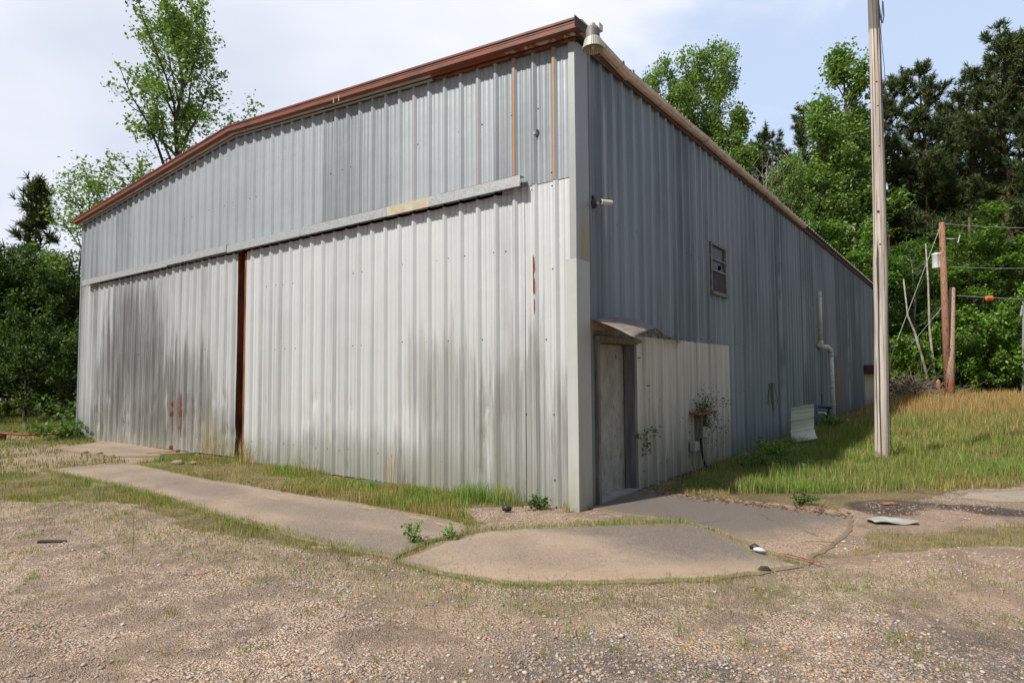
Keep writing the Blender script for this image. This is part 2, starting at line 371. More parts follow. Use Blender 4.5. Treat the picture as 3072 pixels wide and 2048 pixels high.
def concrete_mat(name, c1, c2, stains, dark=(.125, .103, .086), gravel=None, crack=.25):
    mt, t, b = new_mat(name); p = t.coord(); s = t.sep(p)
    spk = t.step(t.noise(p, 48, 5, .8), .36, .62)
    col = t.mix(t.step(t.noise(p, 1.3, 7, .68), .35, .68), c1, c2)
    col = t.mix(t.math('MULTIPLY', t.step(t.noise(p, 7, 7, .75), .52, .68), .45), col, dark)
    for (x, y, rx, ry, k) in stains:
        dx = t.math('DIVIDE', t.math('SUBTRACT', s[0], x), rx); dy = t.math('DIVIDE', t.math('SUBTRACT', s[1], y), ry)
        d = t.math('SQRT', t.math('ADD', t.math('MULTIPLY', dx, dx), t.math('MULTIPLY', dy, dy)))
        d = t.math('ADD', d, t.math('MULTIPLY', t.math('SUBTRACT', t.noise(p, 2.6, 9, .78), .5), 2.3))
        col = t.mix(t.math('MULTIPLY', t.math('MULTIPLY', t.step(d, 1.45, .7), k), t.math('ADD', .62, t.math('MULTIPLY', spk, .38))), col, dark)
    col = t.mix(t.math('MULTIPLY', t.step(t.noise(p, 60, 6, .8), .46, .60), .55), col, (.11, .085, .065))
    col = t.mix(t.math('MULTIPLY', t.step(t.noise(p, 110, 4, .75), .54, .62), .55), col, (.50, .42, .33))
    if gravel:     # washed-over grit towards the outer edge
        gx, gy, ga = gravel
        q = t.math('ADD', t.math('MULTIPLY', s[0], gx), t.math('MULTIPLY', s[1], gy))
        q = t.math('ADD', q, t.math('MULTIPLY', t.noise(p, 3, 5, .65), .8))
        gc = t.ramp(t.noise(p, 95, 5, .8), [(.3, (.14, .10, .07)), (.45, (.34, .24, .16)), (.58, (.44, .30, .18)), (.7, (.60, .52, .42))])
        mk = t.math('MULTIPLY', t.step(q, ga, ga+.7), t.step(t.noise(p, 60, 3, .6), .42, .55)); col = t.mix(mk, col, gc)
    # dirt and gravel creeping over the edges
    gc2 = t.ramp(t.noise(p, 95, 5, .8), [(.3, (.07, .055, .035)), (.45, (.15, .12, .07)), (.58, (.24, .18, .11)), (.7, (.40, .34, .27))])
    em = t.step(t.math('ADD', t.attr('edge'), t.math('MULTIPLY', t.math('SUBTRACT', t.noise(p, 5, 9, .8), .5), 2.4)), .45, .62)
    col = t.mix(em, col, gc2)
    # hairline cracks
    cv = t.node('ShaderNodeTexVoronoi', dict(feature='DISTANCE_TO_EDGE'), Vector=t.mix(.12, p, t.node('ShaderNodeTexNoise', None, Vector=p, Scale=3.0, Detail=6.0).outputs['Color']), Scale=.55)
    ck = t.math('MULTIPLY', t.step(cv.outputs['Distance'], .0042, .0012), t.step(t.noise(p, 1.1, 2), .45, .5))
    col = t.mix(t.math('MULTIPLY', ck, crack), col, (.05, .042, .03))
    t.l.new(col, b.inputs['Base Color']); b.inputs['Roughness'].default_value = .88
    bump(t, b, t.math('ADD', t.noise(p, 40, 6, .7), t.math('MULTIPLY', t.noise(p, 2, 4), 1.5)), .5, .008); return mt
tan1, tan2 = (.315, .232, .165), (.20, .15, .108)
M_slabA = concrete_mat('concrete_long', tan1, tan2, [(-4.9, -1.9, .9, .3, .75), (-2.9, -1.95, 1.0, .25, .5), (-1.0, -2.4, .9, .35, .75), (-1.5, -1.6, 1.0, .3, .55), (-6.3, -1.9, .7, .3, .5)])
M_slabB = concrete_mat('concrete_corner', (.35, .258, .182), (.245, .18, .126), [(.35, -.85, .5, .22, .75), (1.1, -.45, .85, .55, 1), (1.75, -.5, .7, .5, 1), (1.5, -1.1, .5, .25, .6), (.3, -1.9, .5, .3, .3)], gravel=(.75, -.9, 2.75))
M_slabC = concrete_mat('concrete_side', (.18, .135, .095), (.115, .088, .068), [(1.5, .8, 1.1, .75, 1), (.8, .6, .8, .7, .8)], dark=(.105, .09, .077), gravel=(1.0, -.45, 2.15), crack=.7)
M_slabL = concrete_mat('concrete_left', tan1, tan2, [(-10.8, -.6, .8, .15, .4)])
M_slabR = concrete_mat('concrete_right', (.36, .29, .22), (.27, .215, .165), [])

# ------------------------------------------------------------------ ground sheet with zone attributes
FRONT_STRIP = [(-8.6, -1.3), (-5.7, -1.42), (-4.0, -1.32), (-2.6, -1.24), (-1.15, -1.2), (-.6, -1.28), (-.8, -1.0), (-1.1, -.75), (-.75, -.35), (-.35, -.05), (-.5, .0), (-8.4, 0.0)]
MID = [(-9.5, -4.2), (-8.8, -2.9), (-7.6, -2.6), (-5.9, -2.5), (-3.3, -2.6), (-1.5, -2.68), (-.5, -2.66), (-.9, -2.82), (-1.9, -2.95), (-2.7, -3.15), (-3.4, -3.1), (-4.9, -3.1), (-6.2, -3.7)]
LEFTG = [(-60, -12), (-14, -5.2), (-10, -3.6), (-8.9, -2.9), (-8.6, -1.4), (-9.3, -1.15), (-12.7, -1.5), (-13.3, -.3), (-15, .1), (-15.3, 60), (-60, 60)]
RIGHTG = [(.02, 1.6), (.5, 1.72), (.84, 1.6), (1.7, 1.45), (2.2, 1.45), (2.5, 1.75), (2.9, 2.66), (3.3, 3.5), (3.55, 4.0), (4.3, 5.0), (7, 6.3), (20, 11), (70, 40), (70, 90), (-60, 90), (-60, 30.6), (.02, 30.6)]
STRIP = [(2.75, -.35), (2.9, .3), (3.1, .9), (3.55, 1.55), (4.2, 2.0), (6, 3.6), (7, 3.2), (4.7, 1.2), (4.1, .85), (3.45, .25), (3.0, -.3), (2.7, -.85), (2.3, -1.2), (2.2, -1.0)]
def jit(x, y): return x+(fbm(x*1.3, y*1.3, 3, 4)-.5)*.9, y+(fbm(x*1.3, y*1.3, 9, 4)-.5)*.62
def zone(x, y):
    jx, jy = jit(x, y)
    g = np.zeros(np.shape(x))
    for P in (FRONT_STRIP, MID, RIGHTG): g = np.maximum(g, inpoly(jx, jy, P)*1.0)
    g = np.maximum(g, inpoly(jx, jy, STRIP)*.62)
    lg = inpoly(jx, jy, LEFTG)*np.clip(.30+1.2*(fbm(x*.55, y*.55, 21)-.35)+(y > -.8)*.6, 0, 1); g = np.maximum(g, lg)
    return g
def axis_pts(lo, a, b, hi, st):
    mid = np.arange(a, b+1e-6, st); k = 24
    l = a-(a-lo)*((np.arange(k, 0, -1)/k)**2.2); h = b+(hi-b)*((np.arange(1, k+1)/k)**2.2)
    return np.concatenate([l, mid, h])
gx = axis_pts(-420, -18, 9, 420, .12); gy = axis_pts(-420, -8, 14, 420, .12)
GX, GY = np.meshgrid(gx, gy, indexing='ij')
def gheight(x, y):
    near = np.clip(1-np.hypot(x, y)/60, 0, 1)
    z = (fbm(x*.5, y*.5, 5)-.5)*.05*near+(vnoise(x*6, y*6, 8)-.5)*.012
    inb = (x > -15.6) & (x < .25) & (y > -2.9) & (y < 31)
    z = np.where(inb, np.minimum(z, -.008), z)
    z = np.where((np.abs(x-1.3) < 1.7) & (np.abs(y+.6) < 2.3), np.minimum(z, 0)*.4-.004, z)
    return z
GZ = gheight(GX, GY)
nx, ny = len(gx), len(gy)
idx = np.arange(nx*ny).reshape(nx, ny)
Fg = np.stack([idx[:-1, :-1].ravel(), idx[1:, :-1].ravel(), idx[1:, 1:].ravel(), idx[:-1, 1:].ravel()], 1)
grass_a = zone(GX, GY).ravel()
dark_a = (np.exp(-(((GX-2.4)/1.1)**2+((GY+3.4)/.7)**2))+.9*np.exp(-(((GX-4.2)/1.2)**2+((GY+1.9)/.7)**2))+.45*np.exp(-(((GX-.2)/.9)**2+((GY+4.3)/.5)**2))).ravel()
mud_a = (np.exp(-(((GX-2.85)/.45)**2+((GY-2.1)/.55)**2))+.8*np.exp(-(((GX-3.9)/.8)**2+((GY-2.7)/.4)**2))+.6*np.exp(-(((GX-.12)/.3)**2+((GY-4)/3.5)**2))).ravel()
sand_a = np.clip(np.exp(-(((GX-2.9)/1.5)**2+((GY-.6)/1.6)**2))*1.3+.7*np.exp(-(((GX-4.5)/2)**2+((GY-2.5)/1.5)**2))+.5*np.exp(-(((GX-.5)/3)**2+((GY+3.1)/.5)**2))+.5*(GX < -8)*(GY > -4), 0, 1.2).ravel()
og = np_mesh('ground', np.stack([GX.ravel(), GY.ravel(), GZ.ravel()], 1), Fg, M_ground, smooth=True, attrs=dict(grass=grass_a, dark=dark_a, mud=mud_a, sand=sand_a)); tag(og, kind='structure')

def slab(name, P, mat, z=.022, seed=1, jit=.03, ins=.12):
    pts = []; rnd = random.Random(seed)
    for i in range(len(P)):
        a = Vector(P[i]); b_ = Vector(P[(i+1) % len(P)]); n = max(1, int((b_-a).length/.12))
        for k in range(n):
            p = a.lerp(b_, k/n); ox = (float(fbm(np.array([p.x*2.2]), np.array([p.y*2.2]), 61, 4)[0])-.5)*.07; oy = (float(fbm(np.array([p.x*2.2]), np.array([p.y*2.2]), 67, 4)[0])-.5)*.07
            pts.append((p.x+ox+rnd.uniform(-jit, jit)*.6, p.y+oy+rnd.uniform(-jit, jit)*.6, -.05))
    V0 = [Vector((p[0], p[1], 0)) for p in pts]; n = len(V0)
    area = sum(V0[k].x*V0[(k+1) % n].y-V0[(k+1) % n].x*V0[k].y for k in range(n)); sg = 1 if area > 0 else -1
    nr = []
    for k in range(n):
        d = Vector((0, 0, 0))
        for q in (-3, -2, -1, 0, 1, 2): d += (V0[(k+q+1) % n]-V0[(k+q) % n]).normalized()
        d.normalize(); nr.append(Vector((-d.y, d.x, 0))*sg)
    rings = []; W_ = ((0, -.03, 1), (0, z*.35, 1), (.03, z*.9, .85), (ins, z, 0))
    for w_, zz, e_ in W_: rings += [(V0[k].x+nr[k].x*w_, V0[k].y+nr[k].y*w_, zz) for k in range(n)]
    mb = MB(); mb.add(rings, [(a*n+k, a*n+(k+1) % n, (a+1)*n+(k+1) % n, (a+1)*n+k) for a in range(3) for k in range(n)]+[tuple(3*n+k for k in range(n))])
    o = mb.build(name, mat); at_ = o.data.attributes.new('edge', 'FLOAT', 'POINT')
    at_.data.foreach_set('value', np.repeat([w_[2] for w_ in W_], n).astype(np.float32)); tag(o, kind='structure')
    return o
slab('concrete_slab', [(-8.95, -2.6), (-8.95, -1.72), (-8.2, -1.4), (-7.0, -1.44), (-5.7, -1.47), (-4.0, -1.37), (-2.6, -1.29), (-1.15, -1.25), (-.55, -1.33), (-.38, -1.55), (-.46, -2.04), (-.33, -2.62), (-.9, -2.67), (-1.5, -2.70), (-3.3, -2.64), (-5.9, -2.5)], M_slabA, .014, 1)
slab('concrete_slab', [(-.25, -2.66), (-.38, -1.99), (-.28, -1.46), (-.03, -1.1), (.32, -.78), (1.19, .02), (1.58, -.08), (2.13, -.57), (2.58, -.80), (2.35, -1.2), (2.0, -1.65), (1.51, -2.1), (1.13, -2.42), (.81, -2.57), (.23, -2.68)], M_slabB, .012, 2, ins=.12)
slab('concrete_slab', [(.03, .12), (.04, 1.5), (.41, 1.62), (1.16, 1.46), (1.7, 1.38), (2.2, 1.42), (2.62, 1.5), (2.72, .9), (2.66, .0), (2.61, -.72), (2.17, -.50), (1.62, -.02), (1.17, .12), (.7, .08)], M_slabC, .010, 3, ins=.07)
slab('concrete_slab', [(-12.6, -1.35), (-13.2, -.3), (-12.9, .05), (-7.4, .02), (-8.4, -.25), (-9.1, -.55), (-9.9, -1.2), (-11, -1.4)], M_slabL, .013, 4)
slab('concrete_slab', [(3.5, 3.3), (3.62, 3.75), (4.3, 4.5), (6.5, 6.2), (7.5, 5.6), (5.2, 4.1), (4.2, 3.3), (3.9, 3.15)], M_slabR, .02, 5, ins=.15)
# yellow paint dashes left on the long slab
mb = MB(); mpaint = rough_mat('old_yellow_paint', (.50, .30, .05), (.38, .25, .12), 30, .8, bm_=0)
for (x, y, a) in ((-2.05, -1.42, .05), (-1.2, -1.44, .05), (-.78, -1.5, -.1), (-3.5, -1.75, .1)):
    M = Matrix.Translation((x, y, 0)) @ Matrix.Rotation(a, 4, 'Z'); mb.box(-.12, .12, -.012, .012, .0145, .0175, M)
tag(mb.build('painted_marking', mpaint), kind='structure')

# ------------------------------------------------------------------ building
PITCHR = .3048
def prof(s0, s1, phase=0, h=.043, extra=()):
    pts = {}
    k0 = int(math.floor((s0-phase)/PITCHR))-1; k1 = int(math.ceil((s1-phase)/PITCHR))+1
    P = []
    for k in range(k0, k1+1):
        c = phase+k*PITCHR
        P += [(c-.031, 0), (c-.019, h), (c+.019, h), (c+.031, 0)]
        for q in (.105, .20): P += [(c+q-.014, 0), (c+q-.009, .007), (c+q+.009, .007), (c+q+.014, 0)]
    S = np.array([p[0] for p in P]); Dp = np.array([p[1] for p in P])
    xs = sorted(set([s0, s1]+[float(x) for x in S if s0 < x < s1]+[e for e in extra if s0 < e < s1]))
    return [(x, float(np.interp(x, S, Dp))) for x in xs]
def wall(name, side, s0, s1, z0, z1, off, mat, parent, phase=0, nz=10, holes=(), rust_at=(), seed=0, wav=.004, zlev=(), sheet=3, dents=0, scr=()):
    """side 'F': runs along x, faces -y; 'R': runs along y, faces +x. z0/z1 numbers or functions"""
    ex = [h[0] for h in holes]+[h[1] for h in holes]
    pf = prof(s0, s1, phase, extra=ex); S = np.array([p[0] for p in pf]); Dd = np.array([p[1] for p in pf])
    f0 = z0 if callable(z0) else (lambda s: z0); f1 = z1 if callable(z1) else (lambda s: z1)
    A = np.array([f0(s) for s in S]); B = np.array([f1(s) for s in S])
    ts = list(np.linspace(0, 1, nz+1))
    Z = A[:, None]+(B-A)[:, None]*np.array(ts)[None, :]
    if holes:
        lv = sorted(set([z for h in holes for z in (h[2], h[3])])); zs = sorted(set([float(A[0]), float(B[0])]+[z for z in lv if A[0] < z < B[0]]+list(np.linspace(A[0], B[0], nz+1)[1:-1])))
        Z = np.tile(np.array(zs)[None, :], (len(S), 1))
    ns, nzz = Z.shape
    SS = np.tile(S[:, None], (1, nzz)); DD = np.tile(Dd[:, None], (1, nzz))+off
    shx = np.floor((SS-phase)/(PITCHR*sheet))
    DD = DD+(fbm(SS*1.3+seed, Z*.9, seed)-.5)*wav*2
    rnd = np.random.RandomState(seed+5)
    for _ in range(dents):
        ds, dz, dr, dd = rnd.uniform(s0, s1), rnd.uniform(.1, 1.2), rnd.uniform(.05, .14), rnd.uniform(.006, .026)
        DD = DD-dd*np.exp(-((SS-ds)**2/(dr*.6)**2+(Z-dz)**2/dr**2))
    if side == 'F': V = np.stack([SS, -DD, Z], 2)
    else: V = np.stack([DD, SS, Z], 2)
    I = np.arange(ns*nzz).reshape(ns, nzz)
    F = np.stack([I[:-1, :-1], I[1:, :-1], I[1:, 1:], I[:-1, 1:]], 2)
    sc = (S[:-1]+S[1:])/2; zc = (Z[:-1, :-1]+Z[:-1, 1:])/2
    keep = np.ones(F.shape[:2], dtype=bool)
    for h in holes: keep &= ~((sc[:, None] > h[0]) & (sc[:, None] < h[1]) & (zc > h[2]) & (zc < h[3]))
    rr = np.random.RandomState(seed+99); tone = rr.rand(4000)-.5
    sh = np.floor((sc-phase+.05)/(PITCHR*sheet)).astype(int) % 4000
    ton = np.tile(tone[sh][:, None], (1, nzz-1)); lap = np.zeros_like(ton); rust = np.zeros_like(ton)
    e = (sc-phase+.05) % (PITCHR*sheet); lap[(e < .018)] = 1
    for rs, k in rust_at:
        near = np.abs(sc-(phase+round((rs-phase)/PITCHR)*PITCHR)) < .018
        rust[near] = k
    V = V.reshape(-1, 3); Fk = F[keep]; nf = len(Fk); T3 = []; SV = []
    for q, (ss, zz) in enumerate(scr):          # fastener heads, part of the sheet
        d = off+float(np.interp(ss, S, Dd)); b0 = len(V)+len(SV)
        for k in range(6):
            a_, c_ = ss+.012*math.cos(k*math.pi/3), zz+.012*math.sin(k*math.pi/3)
            SV.append((a_, -d-.001, c_) if side == 'F' else (d+.001, a_, c_))
        SV.append((ss, -d-.011, zz) if side == 'F' else (d+.011, ss, zz))
        T3 += [(b0+k, b0+(k+1) % 6, b0+6) for k in range(6)]
    if SV: V = np.vstack([V, np.array(SV)])
    pad = lambda a_: np.concatenate([a_, np.zeros(len(T3))])
    fs = [Fk]+([np.array(T3)] if T3 else [])
    o = np_mesh(name, V, fs, [mat, M_dark], parent, fmat=[0]*nf+[1]*len(T3), attrs=dict(tone=pad(ton[keep]), lap=pad(lap[keep]*.6), rust=pad(rust[keep])))
    return o
def scr_rows(k0, k1, ph, zs, seed, p=.8, sgn=-1):
    q = random.Random(seed); out = []
    for k in range(k0, k1):
        for z in zs:
            if q.random() < p: out.append((ph+sgn*PITCHR*k+sgn*q.choice([.055, .16, .25]), z+q.uniform(-.025, .025)))
    return out
def gable(s): return 5.605+.68*(1-abs(s+7.62)/7.62)
BLD = empty('metal_building', (-7.62, 15.0, 0), 'large weathered metal warehouse with corrugated walls, low gable and two sliding front doors', 'building')
class Par: pass
def P(o):      # parent while keeping world coordinates
    o.parent = BLD; o.location = o.location-BLD.location; return o
def bwall(*a, **k):
    a = list(a); o = wall(a[0], *a[1:], None, **k); return P(o)
# front, upper band
bwall('upper_wall', 'F', -15.24, -.02, 3.97, gable, .036, M_up, phase=-.27, nz=8, seed=3, scr=scr_rows(0, 40, -.27, (4.08, 4.95), 7, .45),
      rust_at=[(-.27, .75), (-.88, .9), (-1.49, .35), (-2.71, .3), (-9.1, .2)])
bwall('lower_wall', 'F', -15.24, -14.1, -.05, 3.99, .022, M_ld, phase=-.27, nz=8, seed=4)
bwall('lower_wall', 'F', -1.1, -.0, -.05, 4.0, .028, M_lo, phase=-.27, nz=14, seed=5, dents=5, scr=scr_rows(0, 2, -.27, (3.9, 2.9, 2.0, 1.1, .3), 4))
# sliding doors hang in front of the opening
def door_bot(s): return -.03+(s+14.3)/6.85*.09
dl = P(wall('sliding_door', 'F', -14.35, -7.47, door_bot, 3.935, .052, M_ld, None, phase=-.27, nz=60, seed=6, wav=.014, dents=110, scr=scr_rows(24, 45, -.27, (2.1, .5), 5, .5))); dl['label'] = 'left sliding door, mottled dark, dented and hanging crooked'
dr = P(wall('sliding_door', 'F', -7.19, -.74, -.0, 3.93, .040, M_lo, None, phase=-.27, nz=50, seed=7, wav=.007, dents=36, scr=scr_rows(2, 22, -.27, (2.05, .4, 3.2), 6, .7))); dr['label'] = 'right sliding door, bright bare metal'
mb = MB()
for x0, x1, mm in ((-14.35, -14.32, M_ld), (-7.50, -7.47, M_rust2), (-.77, -.74, M_lo)):
    mb = MB(); mb.box(x0, x1, -.04, -.005, .05, 3.88); P(mb.build('door_edge', mm))
# rusty posts and dark slot between the doors
for b6 in ((-7.56, -7.47, .0, .14, -.05, 4.1), (-7.17, -7.08, .02, .2, -.05, 4.1), (-7.31, -7.27, .10, .16, -.05, 4.1)):
    mb = MB(); mb.box(*b6); P(mb.build('door_post', M_rust2))
mb = MB(); mb.box(-7.26, -7.195, -.04, -.01, -.02, 3.9); P(mb.build('door_edge', M_rust2))
mb = MB(); mb.box(-14.6, -.9, .55, .6, -.05, 4.6); P(mb.build('dark_interior_sheet', M_dark))  # near-black sheets paint in the unlit interior behind the doors
mb = MB(); mb.box(-14.6, -.9, .03, .54, 4.12, 4.16); P(mb.build('dark_interior_sheet', M_dark))
# door track cover in lengths, slightly out of line
segs = [(-14.78, -12.75, 0, 0, M_galv), (-12.745, -10.1, .0, .0, M_galv), (-10.095, -7.66, .02, -.004, M_galv), (-7.65, -5.3, .0, .004, M_galv), (-5.295, -3.16, .0, .006, M_galv), (-3.155, -2.28, .0, .008, M_galvtan), (-2.275, -.70, .0, .006, M_galv)]
for x0, x1, dz, dy, mm in segs:
    mb = MB(); z0, z1 = 3.945+dz, 4.08+dz
    mb.box(x0, x1, -.195+dy, -.19+dy, z0, z1); mb.box(x0, x1, -.1885+dy, -.078, z1-.006, z1-.0005); mb.box(x0, x1, -.1885+dy, -.165+dy, z0+.0005, z0+.005)
    trk = P(mb.build('door_track', mm))
    if x0 in (-14.78, -10.095, -5.295, -2.275):
        mb = MB(); mb.box(x0+.2, x1-.1, -.17, -.10, z1, z1+.012); P(mb.build('rusted_edge', M_rust2))
mb = MB(); mb.box(-14.7, -.78, -.16, -.10, 3.99, 4.04)
P(mb.build('track_rail', M_darkrust))
for k in range(15):
    mb = MB(); mb.box(-14.2+k*.93, -14.12+k*.93, -.15, -.125, 3.95, 3.989); P(mb.build('door_hanger', M_darkrust))
# corner trim, two lengths
def trimL(z0, z1, fr, sd_, o=0):
    mb = MB(); t_ = .003
    n = 14
    def bend(z): return .012*math.sin(z*2.1)+(.03*max(0, .35-z)**1 if z < .35 else 0)
    for i in range(n):
        a = z0+(z1-z0)*i/n; b_ = z0+(z1-z0)*(i+1)/n; ba = bend(a)*.5; bb = bend(b_)*.5
        y0 = -.080-o; x0 = .042+o
        mb.add([(-fr, y0, a), (x0+ba, y0-ba, a), (x0+bb, y0-bb, b_), (-fr, y0, b_)], [(0, 1, 2, 3)])
        mb.add([(x0+ba, y0-ba, a), (x0+ba*.4, sd_, a), (x0+bb*.4, sd_, b_), (x0+bb, y0-bb, b_)], [(0, 1, 2, 3)])
        mb.add([(-fr, y0, a), (-fr, y0, b_), (-fr, y0+.03, b_), (-fr, y0+.03, a)], [(0, 1, 2, 3)])
        mb.add([(x0+ba*.4, sd_, a), (x0+bb*.4, sd_, b_), (x0-.03, sd_, b_), (x0-.03, sd_, a)], [(0, 1, 2, 3)])
    return mb
M_trim1 = metal_sheet('corner_trim_metal', (.46, .47, .45), (.29, .30, .285), .6, .15, .45, dirt=(.30, .30, .22), dirt_h=.9)
mt, t, b = new_mat('corner_trim_stained'); pz = t.sep(t.coord())
f1 = t.math('MULTIPLY', t.step(pz[1], -.04, .05), t.math('MULTIPLY', t.step(pz[2], 3.75, 3.2), t.step(t.noise(t.coord((12, 12, 1)), 1, 4), .35, .6)))
cc = t.mix(f1, t.mix(t.noise(t.coord((6, 6, .5)), 1, 4), (.27, .29, .29), (.40, .41, .40)), (.36, .25, .07))
t.l.new(cc, b.inputs['Base Color']); b.inputs['Metallic'].default_value = .2; b.inputs['Roughness'].default_value = .45; M_trim2 = mt
P(trimL(-.04, 2.96, .10, .236, .0015).build('corner_trim', M_trim1)); P(trimL(2.93, 5.62, .045, .235, 0).build('corner_trim', M_trim2))
# left edge
mb = MB(); mb.box(-15.27, -15.2, -.078, .0, -.05, 5.6); P(mb.build('corner_trim', M_side))
# side wall: lower and upper courses, with door and window openings
SEAM = 2.13
HD = (.45, 1.45, -.1, 2.02); HW = (4.68, 5.50, 3.06, 3.93)
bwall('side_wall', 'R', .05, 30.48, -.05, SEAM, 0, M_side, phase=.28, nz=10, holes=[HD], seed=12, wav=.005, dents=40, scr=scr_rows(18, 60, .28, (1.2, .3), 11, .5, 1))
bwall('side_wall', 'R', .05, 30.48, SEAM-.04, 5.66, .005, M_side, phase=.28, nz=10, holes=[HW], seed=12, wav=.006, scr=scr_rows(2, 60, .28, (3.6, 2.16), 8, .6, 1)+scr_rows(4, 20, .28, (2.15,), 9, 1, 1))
o = P(wall('wall_patch', 'R', 1.50, 5.66, .0, 2.11, .012, M_patch, None, phase=.28, sheet=40, nz=10, seed=13, wav=.007, dents=16, scr=scr_rows(4, 17, .28, (1.2, .25), 10, .5, 1))); o['label'] = 'lower course of off-white sheets streaked with algae'
o = P(wall('wall_patch', 'R', 16.6, 19.0, .0, 2.13, .012, M_brown, None, phase=.28, nz=6, seed=14)); o['label'] = 'brownish replacement sheets'
# back and left walls, roof
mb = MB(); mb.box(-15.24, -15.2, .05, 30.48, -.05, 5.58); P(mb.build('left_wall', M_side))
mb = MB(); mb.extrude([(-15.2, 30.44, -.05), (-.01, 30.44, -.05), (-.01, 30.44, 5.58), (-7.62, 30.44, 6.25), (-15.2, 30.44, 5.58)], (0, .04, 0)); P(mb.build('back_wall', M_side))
ROOFM = metal_sheet('roof_metal', (.30, .30, .31), (.2, .18, .17), .5, .3, .5, dirt_h=.01)
for sgn in (-1, 1):
    pf = prof(-.24, 30.7, .1); V = []; F = []
    for (y, d) in pf:
        V.append((-7.62, y, 6.36+d)); V.append((-7.62+sgn*7.78, y, 5.725+d))
    n = len(pf); F = [(2*i, 2*i+1, 2*i+3, 2*i+2) for i in range(n-1)]
    P(np_mesh('roof', V, np.array(F), ROOFM, None, attrs=dict(tone=np.zeros(len(F)), lap=np.zeros(len(F)), rust=np.zeros(len(F)))))
mb = MB(); mb.box(-8, -7.24, -.2, 30.6, 6.375, 6.385); P(mb.build('roof', M_darkrust))
# gable trim: rust-brown fascia, cream band, thin edge strip (each a sloped bar following the gable)
def gbar(name, y0, y1, zoff0, zoff1, mat, x0=-15.42, x1=.16, parts=1, rise=.62, lip=False):
    def zt(x): return 5.80+rise*(1-abs(x+7.62)/7.70)
    cuts = [x0]+[x for x in parts if x0 < x < x1]+[x1] if hasattr(parts, '__len__') else [x0, -7.62, x1]
    for i in range(len(cuts)-1):
        a, b_ = cuts[i]+(.002 if i else 0), cuts[i+1]
        mb = MB(); mm = mat[i] if isinstance(mat, list) else mat
        xs = [a]+([-7.62] if a < -7.62 < b_ else [])+[b_]
        n = max(2, 2)
        vs = []; 
        for x in xs:
            for y, zz in ((y0, zoff0), (y0, zoff1), (y1, zoff1), (y1, zoff0)): vs.append((x, y, zt(x)+zz))
        fs = []
        for k in range(len(xs)-1):
            o_ = k*4
            for q in range(4): fs.append((o_+q, o_+(q+1) % 4, o_+4+(q+1) % 4, o_+4+q))
        fs += [(0, 1, 2, 3), tuple(len(vs)-4+q for q in range(4))]
        mb.add(vs, fs); P(mb.build(name, mm))
# rust material for the drip-stained end of the cream band
mt, t, b = new_mat('drip_stained_trim')
dr_ = t.step(t.noise(t.coord((16, 16, .6)), 1, 3, .6), .46, .50); fade = t.step(t.sep(t.coord())[0], .1, -1.6)
cc = t.mix(t.math('MAXIMUM', dr_, t.step(t.math('ADD', fade, t.noise(t.coord((6, 6, 6)), 1, 3)), 1.0, 1.3)), (.46, .44, .38), (.27, .07, .025))
t.l.new(cc, b.inputs['Base Color']); b.inputs['Roughness'].default_value = .7; M_drip = mt
RJ = [-11.6, -7.62, -4.3, -1.9]
gbar('fascia', -.235, -.10, -.135, -.0, [M_rust]*5, parts=RJ)
gbar('fascia_lip', -.247, -.236, -.035, -.022, M_rust, parts=RJ)
gbar('fascia_lip', -.247, -.236, -.135, -.126, M_rust, parts=RJ)
gbar('trim_band', -.15, -.10, -.150, -.085, [M_cream, M_cream, M_cream, M_drip], x0=-15.38, x1=.09, parts=[-10.2, -4.45, -2.3])
gbar('backing', -.078, -.04, -.20, -.01, [M_darkrust], x0=-15.2, x1=.04, parts=[])
gbar('edge_strip', -.105, -.0785, -.195, -.175, [M_galv, M_rust2], x0=-15.3, x1=.07, parts=[-2.3])
mb = MB(); mb.box(.165, .17, -.28, .1, 5.66, 5.79); P(mb.build('eave_end', M_darkrust))
for xx, zz in ((-4.35, 5.93), (-4.22, 5.97)):
    mb = MB(); mb.tube([(xx, -.238, 6.05), (xx-.01, -.238, max(zz, 5.97))], .012, 6); P(mb.build('paint_drip', M_cream))
# eave gutter
def gutter(y0, y1, z0, z1, sag, bow0=0):
    mb = MB(); n = 14
    prof_ = [(.045, .08), (.045, .01), (.065, -.02), (.12, -.025), (.16, .0), (.172, .05), (.15, .06), (.147, .05)]
    vs = []
    for i in range(n+1):
        q = i/n; y = y0+(y1-y0)*q; z = z0+(z1-z0)*q-sag*math.sin(q*math.pi)
        vs += [(x, y, z+d) for x, d in prof_]
    k = len(prof_)
    mb.add(vs, [(i*k+j, i*k+j+1, (i+1)*k+j+1, (i+1)*k+j) for i in range(n) for j in range(k-1)])
    o = mb.build('gutter', M_gut, smooth=False, solid=.004); return P(o)
gutter(-.12, 1.25, 5.76, 5.64, -.01); gutter(1.26, 4.3, 5.67, 5.70, .015); gutter(4.31, 8.3, 5.69, 5.69, .01); gutter(8.31, 12.4, 5.69, 5.665, .0)
for y in (.5, 1.25, 3.2, 4.3, 6.2, 8.3, 10.2, 12.35):
    mb = MB(); mb.tube([(.04, y, 5.70), (.055, y, 5.655), (.13, y, 5.65), (.17, y, 5.69), (.18, y, 5.745)], .007, 5); P(mb.build('gutter_strap', M_galvtan))
mb = MB(); mb.box(.03, .09, 12.42, 30.55, 5.60, 5.70); P(mb.build('eave_trim', M_darkrust))
mb = MB(); mb.box(.045, .06, .2, 12.4, 5.58, 5.72); P(mb.build('eave_trim', M_darkrust))
